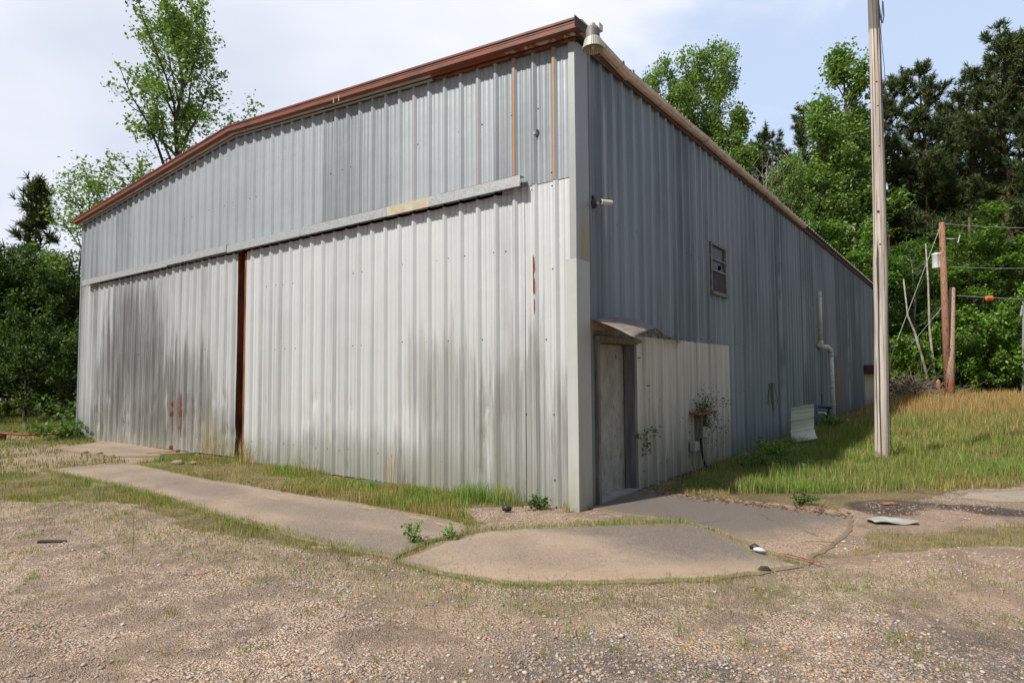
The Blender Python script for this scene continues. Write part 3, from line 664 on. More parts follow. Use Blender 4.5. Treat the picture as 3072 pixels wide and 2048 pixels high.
# side door
MD = MB(); MD.box(-.155, -.115, .47, 1.43, .03, 1.98)
P(MD.build('side_door', M_door, bevel=.004))
d_ = [o for o in BLD.children if o.name == 'side_door'][0]
mb = MB(); mb.box(-.1145, -.10, .52, .60, .98, 1.1); mb.tube([(-.10, .56, 1.04), (-.06, .56, 1.04)], .018, 8); h_ = mb.build('door_handle', M_black); h_.parent = d_
mb = MB()
mb.box(-.16, .052, .395, .455, -.03, 1.99); mb.box(-.16, .05, .38, 1.56, 1.99, 2.05); mb.box(.0505, .075, .35, 1.62, 2.01, 2.06)
P(mb.build('door_frame', M_frame))
mb = MB(); mb.box(-.17, .048, 1.435, 1.49, -.03, 1.988); mb.box(-.10, -.07, 1.415, 1.434, 0, 1.97); P(mb.build('door_jamb', M_jamb))
mb = MB(); mb.box(.0135, .055, 1.495, 1.60, .0, 1.985); P(mb.build('door_frame', M_patch))
mb = MB(); mb.box(-.3, .05, .4, 1.5, -.02, .035); P(mb.build('door_sill', M_stone))
mb = MB(); mb.box(-.3, -.25, .0, 2, -.05, 2.4); P(mb.build('dark_interior_sheet', M_dark))  # near-black sheet standing for the unlit space behind the side door
mb = MB(); mb.box(.0565, .07, 1.52, 1.58, 1.80, 1.815); P(mb.build('hinge', M_black))
mb = MB(); mb.box(.015, .06, 1.80, 1.90, 1.41, 1.425); P(mb.build('hinge', M_black))
# bent awning sheet
def awn(u, v):
    y = .27+u*2.75
    zb = float(np.interp(y, [.27, .6, 1.1, 1.46, 1.8, 2.2, 2.6, 3.02], [2.255, 2.30, 2.335, 2.335, 2.30, 2.235, 2.16, 2.095]))
    reach = float(np.interp(y, [.27, 1.36, 1.62, 1.8, 2.2, 3.02], [.56, .33, .25, .15, .09, .07]))
    drop = float(np.interp(y, [.27, 1.36, 1.8, 3.02], [.245, .15, .07, .03]))
    return (.035+v*reach, y+v*.04, zb+.012*math.sin(v*math.pi)*(1-u*.6)-drop*v**1.1+.004*math.sin(u*23)*v)
mb = MB(); mb.grid(awn, 40, 10)
aw = P(mb.build('awning', M_awn, smooth=True, solid=.006)); aw['label'] = 'bent brown sheet awning over the side door'
mb = MB(); mb.box(.012, .05, .25, .95, 2.13, 2.25); P(mb.build('awning_batten', M_wood))
mb = MB(); mb.tube([(.3, .5, 2.20), (.28, .48, 2.06)], .004, 4); P(mb.build('hook', M_gwire))
# window
wy0, wy1, wz0, wz1 = 4.68, 5.50, 3.06, 3.93
mb = MB(); fx0, fx1 = .0, .055
mb.box(fx0, fx1, wy0-.03, wy0+.03, wz0, wz1); mb.box(fx0, fx1, wy1-.03, wy1+.03, wz0, wz1); mb.box(fx0, fx1+.004, wy0-.03, wy1+.03, wz1-.005, wz1+.04); mb.box(fx0, fx1+.03, wy0-.05, wy1+.05, wz0-.05, wz0+.01)
wf = P(mb.build('window', M_alu)); wf['label'] = 'small dirty metal window with a broken upper pane'
mb = MB(); mb.box(.01, .045, wy0+.031, wy1-.031, 3.66, 3.69); mb.box(.01, .05, wy0+.031, wy1-.031, 3.45, 3.49)
mb.box(.012, .042, wy1-.06, wy1-.031, 3.495, 3.925)
o = mb.build('sash', M_white if False else M_alu); o.parent = wf
# panes (upper, broken lower-upper with a hole) and screen
mb = MB(); mb.box(.015, .019, wy0+.03, wy1-.03, 3.691, 3.925); o = mb.build('pane', M_glass); o.parent = wf
hole = [(5.10, 3.50), (5.16, 3.60), (5.22, 3.56), (5.27, 3.62), (5.31, 3.53), (5.25, 3.493)]
bm = bmesh.new()
ov = [bm.verts.new((.017, y, z)) for y, z in ((wy0+.03, 3.492), (wy1-.03, 3.492), (wy1-.03, 3.659), (wy0+.03, 3.659))]
hv = [bm.verts.new((.017, y, z)) for y, z in [(5.10, 3.51), (5.15, 3.61), (5.21, 3.58), (5.26, 3.64), (5.31, 3.55), (5.22, 3.50)]]
es = [bm.edges.new((ov[i], ov[(i+1) % 4])) for i in range(4)]+[bm.edges.new((hv[i], hv[(i+1) % 6])) for i in range(6)]
bmesh.ops.triangle_fill(bm, edges=es, use_beauty=True)
me = bpy.data.meshes.new('pane'); bm.to_mesh(me); bm.free(); me.materials.append(M_glass)
o = bpy.data.objects.new('pane', me); C.objects.link(o); o.parent = wf
mb = MB(); mb.box(.02, .03, wy0+.03, wy1-.03, wz0+.01, 3.449); mb.box(.03, .033, wy0+.2, wy0+.205, wz0+.01, 3.44); o = mb.build('insect_screen', M_screen); o.parent = wf
for o in list(wf.children): o.location = (0, 0, 0)
mb = MB(); mb.box(-.25, -.2, 4.4, 5.8, 2.8, 4.2); P(mb.build('dark_interior_sheet', M_dark))  # near-black sheet standing for the unlit room behind the window
# loading hood and recess at the far end of the side wall
mb = MB(); mb.box(.04, .45, 23.9, 27.4, 1.50, 1.88); P(mb.build('loading_hood', M_darkrust))
mb = MB(); mb.box(.040, .05, 24.1, 27.3, .02, 1.49); P(mb.build('loading_door', M_patch))
# ragged rusted bottom edge of the far sheets
mb = MB(); vs = []; nn = 60
for k in range(nn+1):
    y = 17.2+k*.15; hgt = .03+.17*abs(math.sin(k*1.9)*math.sin(k*.7)); vs += [(.052, y, 0), (.052, y, hgt)]
mb.add(vs, [(2*k, 2*k+2, 2*k+3, 2*k+1) for k in range(nn)])
P(mb.build('rusted_edge', M_rust2, solid=.003))
# torn hole with a cable fitting, high on the front
mb = MB(); mb.lathe([(.02, 0), (.055, .004), (.06, -.004)], (-.56, -.04, 4.62), 9, Matrix.Rotation(R(90), 4, 'X').to_4x4()); P(mb.build('torn_hole', M_black))
mb = MB(); mb.tube([(-.57, -.03, 4.63), (-.55, -.09, 4.61)], .017, 7); P(mb.build('cable_fitting', M_white))

# ------------------------------------------------------------------ lamp, security camera, boxes, pipes
lx, ly, lz = .33, -.14, 5.35
L = empty('wall_lamp', (lx, ly, lz), 'grey cone-shaped outdoor lamp with ribbed rim hanging at the roof corner', 'lamp')
M_lampg = rough_mat('lamp_grey', (.20, .20, .185), (.13, .13, .12), 14, .6, .3, c3=(.26, .25, .16))
mb = MB(); mb.lathe([(.0, .30), (.03, .30), (.07, .285), (.083, .25), (.083, .155)], seg=20); mb.build('lamp_housing', M_lampg, L, smooth=True)
mt, t, b = new_mat('ribbed_acrylic'); ang = t.math('ARCTAN2', t.sep(t.coord())[1], t.sep(t.coord())[0])
rb = t.math('SINE', t.math('MULTIPLY', ang, 30)); t.l.new(t.mix(t.step(rb, -.3, .6), (.52, .50, .42), (.24, .23, .18)), b.inputs['Base Color']); b.inputs['Roughness'].default_value = .35; M_rib = mt
mb = MB(); mb.lathe([(.086, .157), (.098, .14), (.113, .08), (.125, .035), (.126, .03), (.121, .03), (.108, .08), (.094, .13)], seg=40); mb.build('lamp_shade', M_rib, L)
mb = MB(); mb.lathe([(.0, .14), (.094, .13)], seg=20); mb.build('reflector', M_lampg, L)
mb = MB(); mb.lathe([(.0, .02), (.02, .04), (.03, .08), (.02, .13), (.0, .135)], seg=12); mb.build('bulb', M_rib, L, smooth=True)
mb = MB(); mb.tube([(0, 0, .30), (0, 0, .335)], .03, 10); mb.build('lamp_collar', M_galvtan, L)
mb = MB(); mb.tube([(0, .01, .33), (.02, .06, .33), (-.1, .2, .33), (-.22, .25, .33)], .022, 8); mb.box(.02, .07, .03, .12, .27, .35); mb.build('bracket', M_white, L)

S_ = empty('security_camera', (.045, .33, 3.70), 'small pale bullet camera on a black round base beside the corner', 'security camera')
mb = MB(); Mx = Matrix.Rotation(R(90), 4, 'Y'); mb.lathe([(0, .055), (.035, .05), (.055, .03), (.06, 0)], seg=16, M=Mx); mb.box(0, .02, -.03, .02, .05, .10); mb.build('mounting_base', M_black, S_, smooth=True)
mb = MB(); mb.tube([(.05, 0, 0), (.10, .02, .01), (.14, .03, .0)], .016, 8); mb.build('arm', M_pvc, S_)
mb = MB(); mb.tube([(.13, -.03, .0), (.15, .03, -.0), (.19, .13, .012)], [.032, .034, .030], 12); mb.build('camera_body', M_pvc, S_)
mb = MB(); mb.tube([(.128, -.036, .0), (.13, -.030, 0)], .02, 10); mb.build('lens', M_black, S_)

E_ = empty('meter_box', (.05, 3.75, .0), 'old electric meter box with open front on the off-white wall sheets', 'meter box')
mb = MB(); mb.box(0, .13, -.12, .12, .52, .92); mb.build('box_body', M_frame, E_, bevel=.01)
mb = MB(); mb.box(.131, .137, -.06, .11, .72, .88); mb.build('dark_panel', M_black, E_); mb = MB(); mb.box(.131, .139, -.07, .11, .54, .71); mb.build('cover', M_galv, E_)
mb = MB(); mb.tube([(.05, .05, .52), (.06, .06, .3), (.07, .12, .12), (.1, .22, 0)], .02, 7); mb.tube([(.08, -.02, .52), (.08, 0, .25), (.12, .05, 0)], .007, 5); mb.build('cable', M_wire, E_)
o = MB(); o.box(.0, .10, -.10, .07, .36, .50); o = o.build('junction_box', M_galv, bevel=.006); o.location = (.05, 3.52, -.02)
tag(o, 'small grey junction box low on the wall beside the meter box', 'junction box')
mb = MB(); mb.box(0, .17, -.20, .45, 0, .03); o = mb.build('shelf_board', M_orange); o.location = (.185, 3.75, .93); o.rotation_euler = (R(2), R(3), R(-8)); o.location = (.05, 3.70, .925)
tag(o, 'orange-brown board lying on top of the meter box', 'board')

Pp = empty('vent_pipe', (.05, 14.05, 2.4), 'straight off-white plastic pipe standing high on the side wall', 'pipe')
mb = MB(); mb.tube([(.09, 0, 1.62), (.09, 0, .12)], .062, 14); mb.build('pipe', M_pvc, Pp, smooth=True)
mb = MB(); mb.tube([(.09, 0, .14), (.09, 0, .03), (.06, -.02, .0), (-.02, -.05, -.03)], [.07, .07, .066, .06], 14); mb.build('elbow', M_pvc, Pp, smooth=True)
Pq = empty('drain_pipe', (.05, 14.6, 0), 'off-white plastic pipe bending out of the wall and down to the grass', 'pipe')
mb = MB(); mb.tube([(.0, -.35, 2.36), (.1, -.3, 2.36), (.20, -.12, 2.35), (.25, 0, 2.27), (.26, .02, 2.12)], .075, 14); mb.build('elbow', M_pvc, Pq, smooth=True)
mb = MB(); mb.tube([(.26, .02, 2.13), (.27, .02, 1.0), (.28, .03, .0)], .07, 14); mb.build('pipe', M_pvc, Pq, smooth=True)
mb = MB(); mb.tube([(.26, .02, 2.16), (.26, .02, 2.08)], .082, 14); mb.build('collar', M_pvc, Pq, smooth=True)
mb = MB(); mb.tube([(.275, .02, .62), (.276, .02, .58)], .08, 14); mb.build('collar', M_pvc, Pq, smooth=True)
Pr = empty('pipe_stub', (.05, 13.9, 0), 'cluster of short black and white pipe ends at the foot of the drain pipe', 'pipe')
mb = MB(); mb.tube([(.1, -.6, .42), (.28, -.6, .42), (.3, -.6, .36)], .03, 8); mb.tube([(.3, -.5, .3), (.4, -.4, .1), (.5, -.35, .02)], .05, 8); mb.build('white_pipe', M_white, Pr)
mb = MB(); mb.tube([(.05, -.3, .58), (.35, .0, .56)], .035, 8); mb.tube([(.28, -.05, .55), (.28, -.05, 0)], .035, 8); mb.tube([(.1, 0, .6), (.1, 0, .95)], .012, 6); mb.build('black_pipe', M_black, Pr); mb = MB(); mb.tube([(.3, -.6, .36), (.36, -.55, .2)], .04, 8); mb.build('black_pipe', M_black, Pr)

# leaning curled corrugated sheet
def sheet(u, v):           # u across (+x), v downwards
    th = v; base_x = .30+.02*v; hgt = .74-(.74*min(1, v/.72))*1.0 if v < .72 else .0
    if v < .6: z = .72-v*.80; yy = 9.35-.10*v; xs = .29+.0*v
    else:
        q = (v-.6)/.4; z = .24*(1-q)**1.6+.015; yy = 9.29-.75*q; xs = .29+.22*q**1.2
    x = xs+u*(.50); z2 = z+.11*u+(.02*u if v > .6 else 0)
    rib = max(0, 1-abs(((v*3.02+.5) % 1)-.5)/.15); rib = min(1, rib*1.5)
    nrm = .05*rib+.008*math.sin(v*60)
    return (x, yy-nrm*.8, z2+nrm*.5+.01*math.sin(u*3+v*9))
mb = MB(); mb.grid(sheet, 10, 60); o = mb.build('bent_metal_sheet', M_pale, solid=.003)
for nm in ('tone', 'lap', 'rust'): o.data.attributes.new(nm, 'FLOAT', 'POINT')
tag(o, 'pale curled corrugated metal sheet leaning against the side wall', 'metal sheet')

# ------------------------------------------------------------------ big utility pole
UP = empty('utility_pole', (2.44, 6.62, 0), 'tall weathered grey wooden utility pole standing close beside the building', 'utility pole')
UP.location = (2.40, 6.59, 0)
from mathutils import Quaternion
UP.rotation_euler = Quaternion(Vector((CAM[0]-2.44, CAM[1]-6.62, 0)).normalized(), -.0135).to_euler()
mb = MB(); n = 44; vs = []; seg = 28; rp = random.Random(4)
for i in range(n+1):
    z = -.2+11.2*i/n; r = .118-.0029*z+(.012*math.exp(-((z-3.4)/.35)**2)); cx = .055*math.sin(z*.33)+(-.055*z/9.0*.0)
    for k in range(seg):
        a = 2*math.pi*k/seg; rr = r*(1+.012*math.sin(3*a+z*.3)+.008*math.sin(7*a+1))
        vs.append((cx*.7+rr*math.cos(a), rr*math.sin(a), z))
mb.add(vs, [(i*seg+k, i*seg+(k+1) % seg, (i+1)*seg+(k+1) % seg, (i+1)*seg+k) for i in range(n) for k in range(seg)]+[tuple(n*seg+k for k in range(seg))])
mb.build('pole', M_pole, UP, smooth=True)
mb = MB(); rvec = Vector((rt.x, rt.y, 0)).normalized(); toc = Vector((CAM[0]-2.44, CAM[1]-6.62, 0)).normalized()
for a, z in ((.35, 7.6), (.1, 6.9), (.15, 6.45), (.2, 5.7), (.6, 4.9), (-.2, 4.5), (.4, 3.1), (.05, 3.9)):
    d = (toc*math.cos(a)+rvec*math.sin(a)); r = .118-.0029*z-.003; c = d*(r+.001)+Vector((.055*math.sin(z*.33)*.7, 0, z))
    mb = MB(); mb.tube([c, c+d*.012], [.022, .012], 8); mb.build('knot', M_darkrust, UP)
e0 = rvec
mb = MB(); mb.box(-.5, .02, -.06, .06, 9.06, 9.2, Matrix.Rotation(YAW, 4, 'Z')); mb.build('crossarm', M_frame, UP)
def cyc(pts, r=.012): mb.tube([toc*a*.86+e0*b_*.88+Vector((0, 0, z)) for a, b_, z in pts], r, 6, cap=False)
mb = MB()
cyc([(.16, -.17, 9.2), (.17, -.17, 8.98), (.19, -.10, 8.87), (.2, 0, 8.90), (.18, .09, 9.05), (.15, .12, 9.3)])
cyc([(.15, .03, 9.5), (.155, .04, 9.0), (.15, .09, 8.6), (.11, .14, 8.3), (.10, .17, 8.08), (.1, .20, 8.02), (.1, .23, 8.15), (.1, .215, 8.42)])
cyc([(.05, .26, 9.5), (.06, .27, 9.0), (.05, .25, 8.75), (.06, .21, 8.58)], .014)
cyc([(.05, .21, 8.58), (.05, .20, 8.3), (.05, .16, 7.9), (.05, .19, 7.5), (.06, .22, 7.2), (.05, .225, 6.7), (.03, .20, 5.5), (.03, .19, 3), (.03, .19, .1)], .005)
mb.build('cable', M_wire, UP)
mb = MB(); cyc([(.16, -.12, 8.74), (.155, 0, 8.77), (.12, .12, 8.78)], .01); mb.tube([toc*.165+e0*-.01+Vector((0, 0, 8.80)), toc*.2+e0*-.01+Vector((0, 0, 8.74))], .04, 8); mb.build('clamp', M_black, UP)
mb = MB(); cyc([(.05, .15, 4.0), (.02, .22, 4.1), (.0, .23, 3.9), (0, .22, 3.7)], .02); mb.build('splinter', M_pole3, UP)

# ------------------------------------------------------------------ far poles and wires
def D(px, py, dep):
    return Vector(CAM)+(fw+rt*((px-1176)/FPX)-up*((py-784)/FPX))*dep
FP = empty('utility_pole', (2.65, 36.0, 0), 'thin brown utility pole with white transformer can at the edge of the woods', 'utility pole')
top = D(2163, 512, 36.5)-Vector((2.65, 36.0, 0)); 
mb = MB(); mb.tube([(0, 0, -.2), top*.5, top], [.20, .18, .15], 12); mb.build('pole', M_pole2, FP, smooth=True)
tp = D(2152, 600, 36.3)-Vector((2.65, 36.0, 0))
mb = MB(); mb.lathe([(0, -.42), (.24, -.42), (.25, -.38), (.25, .36), (.27, .38), (.27, .43), (.1, .5), (0, .5)], tp-Vector((.0, .0, 0)), 16); mb.build('transformer', M_white, FP, smooth=True)
a1 = D(2168, 548, 36.4)-Vector((2.65, 36, 0)); a2 = D(2192, 549, 36.0)-Vector((2.65, 36, 0))
mb = MB(); mb.tube([a1, a2], .03, 6); mb.tube([D(2205, 540, 36)-Vector((2.65, 36, 0)), D(2200, 558, 36)-Vector((2.65, 36, 0))], .04, 6); mb.tube([a2, D(2203, 545, 36)-Vector((2.65, 36, 0))], .012, 5); mb.build('cutout_arm', M_gwire, FP)
G2 = empty('utility_pole', (2.72, 35.6, 0), 'shorter tan leaning pole with rust-red foot beside the brown pole', 'utility pole')
top2 = D(2187, 662, 36.2)-Vector((2.72, 35.6, 0))
mb = MB(); mb.tube([(0, 0, -.2), top2*.5, top2], [.22, .19, .15], 12); mb.build('pole', M_pole3, G2, smooth=True)
o = MB(); o.tube([(0, 0, -.1), (0, .02, 1.0), (.01, .02, 1.15)], [.13, .12, .03], 8); o = o.build('wooden_post', M_pole3); o.location = (2.2, 36.2, 0)
tag(o, 'short broken wooden post just left of the two far poles', 'post')
def wire(name, a, b_, sag, r, label, mat=M_gwire, n=14):
    mb = MB(); mb.tube([a.lerp(b_, i/n)-Vector((0, 0, sag*4*(i/n)*(1-i/n))) for i in range(n+1)], r, 5)
    o = mb.build(name, mat); tag(o, label, 'wire'); return o
wire('overhead_wire', D(2168, 514, 36.4), D(2700, 510, 34), .3, .016, 'topmost overhead wire running right from the brown pole')
wire('overhead_wire', D(2170, 612, 36.4), D(2700, 592, 34), .3, .016, 'middle overhead wire running right from below the transformer')
wire('overhead_wire', D(2190, 678, 36.2), D(2700, 690, 34), .15, .02, 'lowest overhead wire, carrying a small orange marker')
o = MB(); o.tube([(-.2, 0, 0), (-.16, 0, 0), (.16, 0, 0), (.2, 0, 0)], [.05, .14, .14, .05], 10); o = o.build('wire_marker', rough_mat('bright_orange', (.85, .16, .03), (.7, .12, .03), 5, .5, bm_=0)); o.location = D(2272, 685, 36); o.rotation_euler = (0, 0, YAW)
tag(o, 'small bright orange marker hanging on the lowest wire', 'wire marker')
wire('guy_wire', D(2160, 520, 36.3), D(2048, 815, 33), 0, .014, 'long guy wire slanting down left from the top of the brown pole')
wire('guy_wire', D(2185, 680, 36.1), D(2085, 800, 34), 0, .012, 'short guy wire slanting down left from the shorter tan pole')
wire('guy_wire', D(2048, 815, 33), D(2041, 850, 32.6), 0, .03, 'yellow guard on the foot of the guy wire', rough_mat('yellow_plastic', (.5, .35, .03), (.4, .28, .03), 5, .6))
G3 = empty('street_lamp', D(2349, 905, 38).to_tuple()[:2]+(0,), 'slim grey metal lamp post at the right edge of the field', 'lamp post')
gb = Vector(G3.location); mb = MB(); mb.tube([(0, 0, 0), D(2351, 690, 38)-gb], .06, 8); mb.build('pole', M_gwire, G3)
mb = MB(); mb.tube([D(2351, 690, 38)-gb, D(2345, 725, 38)-gb], [.05, .07], 8); mb.build('lamp_head', M_gwire, G3)

# ------------------------------------------------------------------ trees
GRN = dict(
    sweet=[(.075, .14, .028), (.10, .18, .036), (.055, .11, .025), (.13, .21, .05)],
    bright=[(.12, .22, .038), (.17, .30, .055), (.07, .135, .025), (.22, .35, .07)],
    light=[(.18, .28, .075), (.23, .33, .10), (.12, .20, .05)],
    dark=[(.045, .085, .02), (.07, .125, .028), (.03, .055, .015), (.10, .16, .035)],
    pine=[(.065, .098, .036), (.085, .125, .04), (.045, .072, .028), (.19, .16, .05)])
def leaves(P_, size, rs, pal, up_bias=.5, per=1, spread=0):
    P_ = np.asarray(P_); 
    if per > 1:
        P_ = np.repeat(P_, per, 0)+rs.normal(0, 1, (len(P_)*per, 3))*spread
    n = len(P_); nr = rs.normal(0, 1, (n, 3)); nr[:, 2] = np.abs(nr[:, 2])+up_bias; nr /= np.linalg.norm(nr, axis=1)[:, None]
    a = np.cross(nr, rs.normal(0, 1, (n, 3))); a /= np.linalg.norm(a, axis=1)[:, None]; b_ = np.cross(nr, a)
    s = (size*rs.uniform(.6, 1.35, n))[:, None]
    V = np.stack([P_-a*s*.5, P_+b_*s*.33-nr*s*.08, P_+a*s*.55-nr*s*.1, P_-b_*s*.33-nr*s*.08], 1).reshape(-1, 3)
    F = np.arange(4*n).reshape(n, 4); pal = np.array(pal)
    c = pal[rs.randint(0, len(pal), n)]*rs.uniform(.8, 1.2, (n, 1)); return V, F, c
def branch_pts(a, d, L, rs, n=5, droop=0, wob=.12):
    pts = [np.array(a, float)]; d = np.array(d, float)
    for i in range(n):
        d = d+rs.normal(0, wob, 3)+np.array([0, 0, droop]); d /= np.linalg.norm(d); pts.append(pts[-1]+d*L/n)
    return pts
def make_decid(name, h, cw, base, seed, pal, lsize=.2, dens=1.0, nlimb=16, bark=M_bark, lean=(0, 0), r0=None, up_=.9, bare=0, spf=1.0, flat=1.0, shape='oval'):
    rs = np.random.RandomState(seed); mb = MB(); r0 = r0 or h*.012+.04
    tr = [np.array([0, 0, -.2])]
    for i in range(1, 9):
        q = i/8; tr.append(np.array([lean[0]*q*q*h+rs.normal(0, .012)*h*q, lean[1]*q*q*h+rs.normal(0, .012)*h*q, h*.93*q]))
    mb.tube(tr, [r0*(1-.9*i/8) for i in range(9)], 8)
    tips = []
    for k in range(nlimb):
        q = base+(0.97-base)*((k+.5)/nlimb)**.9; zz = q*8; i = min(7, int(zz)); a = tr[i]+(tr[i+1]-tr[i])*(zz-i)
        rel = (q-base)/(1-base)
        wid = cw*.5*{'oval': math.sin(math.pi*min(1, .18+.82*rel))**.7+.12, 'cone': 1.15-rel, 'flat': .6+.5*rel, 'bush': 1.1-.5*rel}[shape]
        az = k*2.4+rs.uniform(-.5, .5); elv = rs.uniform(.25, .75)*up_+rel*.5
        L = wid/math.cos(min(1.2, elv))*rs.uniform(.65, 1.15); L = min(L, h*.5)
        d = (math.cos(az)*math.cos(elv), math.sin(az)*math.cos(elv), math.sin(elv))
        bp = branch_pts(a, d, L, rs, 5, .04)
        rb = r0*(1-.9*q)*.55+.01; mb.tube(bp, [rb*(1-.85*j/5) for j in range(6)], 5, cap=False)
        ns = max(3, int(L*1.9))
        for j in range(ns):
            u = rs.uniform(.2, 1.0)*5; ii = min(4, int(u)); s0 = bp[ii]+(bp[ii+1]-bp[ii])*(u-ii)
            dd = np.array(d)+rs.normal(0, .75, 3); dd[2] = dd[2]*.6+.15; dd /= np.linalg.norm(dd); l2 = L*rs.uniform(.16, .36)*(1.25-u/8)
            sp = branch_pts(s0, dd, l2, rs, 3, .05, .2); mb.tube(sp, [.022*h/15, .014*h/15, .01, .005], 3, cap=False)
            tips += [sp[1], sp[2], sp[3], (sp[2]+sp[3])/2]
        tips += [bp[4], bp[5], bp[3]]
    tips = np.array(tips); keep = rs.rand(len(tips)) > bare; tips = tips[keep]
    per = max(3, int(26*dens)); sp_ = .30*(h/15)**.5*spf
    V, F, c = leaves(tips, lsize, rs, pal, per=per, spread=sp_*np.array([1, 1, flat]), up_bias=.5 if flat > .8 else 1.4)
    return mb, V, F, c, bark
def make_pine(h, cw, base, seed, full=1.0, cone=False):
    rs = np.random.RandomState(seed); mb = MB(); r0 = h*.011+.04
    tr = [np.array([rs.normal(0, .006)*h*(i > 0), rs.normal(0, .006)*h*(i > 0), -.2+h*i/10]) for i in range(11)]
    mb.tube(tr, [r0*(1-.88*i/10) for i in range(11)], 8)
    tufts = []; nl = int(60*full)
    for k in range(nl):
        q = base+(1-base)*(k+.5)/nl; zz = min(9.99, q*10); i = int(zz); a = tr[i]+(tr[i+1]-tr[i])*(zz-i); rel = (q-base)/(1-base)
        L = cw*.5*((1.05-rel) if cone else (1.0-.72*rel**2.2))*rs.uniform(.55, 1.2)*(.6+.4*min(1, rel*4)); az = k*2.4+rs.uniform(-.6, .6); elv = rs.uniform(0, .35)+rel*.6
        d = (math.cos(az)*math.cos(elv), math.sin(az)*math.cos(elv), math.sin(elv)); bp = branch_pts(a, d, max(.5, L), rs, 5, .07, .14)
        mb.tube(bp, [.045*(1-.8*j/5)*h/25+.008 for j in range(6)], 4, cap=False)
        for j in range(max(6, int(L*5.5))):
            u = rs.uniform(1.2, 5)*.999; ii = int(u); s0 = bp[ii]+(bp[ii+1]-bp[ii])*(u-ii); dd = np.array(d)*.5+rs.normal(0, .6, 3); dd[2] = abs(dd[2])*.6+.25
            dd /= np.linalg.norm(dd); e = s0+dd*rs.uniform(.25, .85)*max(.6, L*.28); mb.tube([s0, e], [.014, .008], 3, cap=False)
            tufts.append((e, dd)); tufts.append(((s0+e)/2, dd)); 
            if rs.rand() < .5: tufts.append((e+rs.normal(0, .2, 3), dd))
        tufts.append((bp[5], np.array(d)))
    E_ = np.array([t_[0] for t_ in tufts]); Dd = np.array([t_[1] for t_ in tufts]); per = 16
    E2 = np.repeat(E_, per, 0); D2 = np.repeat(Dd, per, 0)*.75+rs.normal(0, .62, (len(E2), 3)); D2[:, 2] += .25
    D2 /= np.linalg.norm(D2, axis=1)[:, None]; n = len(E2); Ln = rs.uniform(.26, .5, n)[:, None]
    sd_ = np.cross(D2, rs.normal(0, 1, (n, 3))); sd_ /= np.linalg.norm(sd_, axis=1)[:, None]; wd = .03
    V = np.stack([E2-sd_*wd-D2*.08, E2+sd_*wd-D2*.08, E2+D2*Ln+sd_*wd*.3, E2+D2*Ln-sd_*wd*.3], 1).reshape(-1, 3)
    F = np.arange(4*n).reshape(n, 4); pal = np.array(GRN['pine']); pi = rs.choice(4, n, p=[.36, .36, .22, .06]); c = pal[pi]*rs.uniform(.8, 1.2, (n, 1))
    return mb, V, F, c, M_pbark
KINDS = {}
def tree_kind(key, data, needle=False):
    mb, V, F, c, bark = data
    tk = mb.build('trunk', bark); ob_crown = np_mesh('crown', V, F, M_needle if needle else M_leaf, col=c)
    KINDS[key] = [tk, ob_crown, False]
def plant(key, name, x, y, scale=1, rz=0, label='', cat='tree', group=None, z=0, sx=None, zs=None):
    r = empty(name, (x, y, z), label, cat, group, rz); r.scale = (sx or scale, sx or scale, zs or scale)
    tk, cr, used = KINDS[key]
    if not used: a, b_ = tk, cr; KINDS[key][2] = True
    else:
        a = tk.copy(); b_ = cr.copy(); C.objects.link(a); C.objects.link(b_)
    a.parent = r; b_.parent = r; return r
tree_kind('tall', make_decid('t', 18.8, 5.4, .20, 11, GRN['light'], .15, .95, 36, up_=1.15, r0=.27, shape='oval', spf=.55, bare=.12))
tree_kind('sap', make_decid('t', 10.3, 3.0, .42, 23, GRN['light'], .12, .8, 16, up_=.8, r0=.10, lean=(.05, .0), bare=.1, spf=.9))
tree_kind('decA', make_decid('t', 24, 7.0, .15, 31, GRN['light'], .23, 1.0, 36, up_=1.0, shape='oval', spf=.8))
tree_kind('decB', make_decid('t', 22, 6.5, .12, 37, GRN['light'], .22, .95, 34, up_=1.15, shape='cone', spf=.75))
tree_kind('decC', make_decid('t', 13, 8.5, .10, 41, GRN['bright'], .21, 1.5, 22, up_=.35, shape='bush', flat=.3, spf=1.25, bare=.35))
tree_kind('decD', make_decid('t', 10, 7.5, .08, 43, GRN['bright'], .20, 1.5, 18, up_=.3, shape='flat', bark=M_wbark, flat=.28, spf=1.3, bare=.35))
tree_kind('decE', make_decid('t', 15, 6.5, .15, 45, [(.10, .19, .05), (.14, .24, .06), (.06, .12, .03)], .17, 1.1, 26, up_=.8, spf=.9, flat=.6, bare=.25, bark=M_wbark))
tree_kind('bushA', make_decid('t', 5, 5.0, .03, 47, GRN['dark'], .14, 1.1, 20, up_=.6, shape='bush'))
tree_kind('bushL', make_decid('t', 7, 6.0, .03, 53, GRN['dark'], .15, 1.3, 26, up_=.6, shape='bush'))
tree_kind('bushB', make_decid('t', 3.2, 3.2, .03, 59, GRN['bright'], .14, .9, 14, up_=.6, shape='bush'))
tree_kind('pineA', make_pine(26, 11, .22, 61), True)
tree_kind('pineB', make_pine(25.5, 10, .34, 67, .9), True)
tree_kind('pineC', make_pine(11.2, 5.8, .15, 71, .8, cone=True), True)
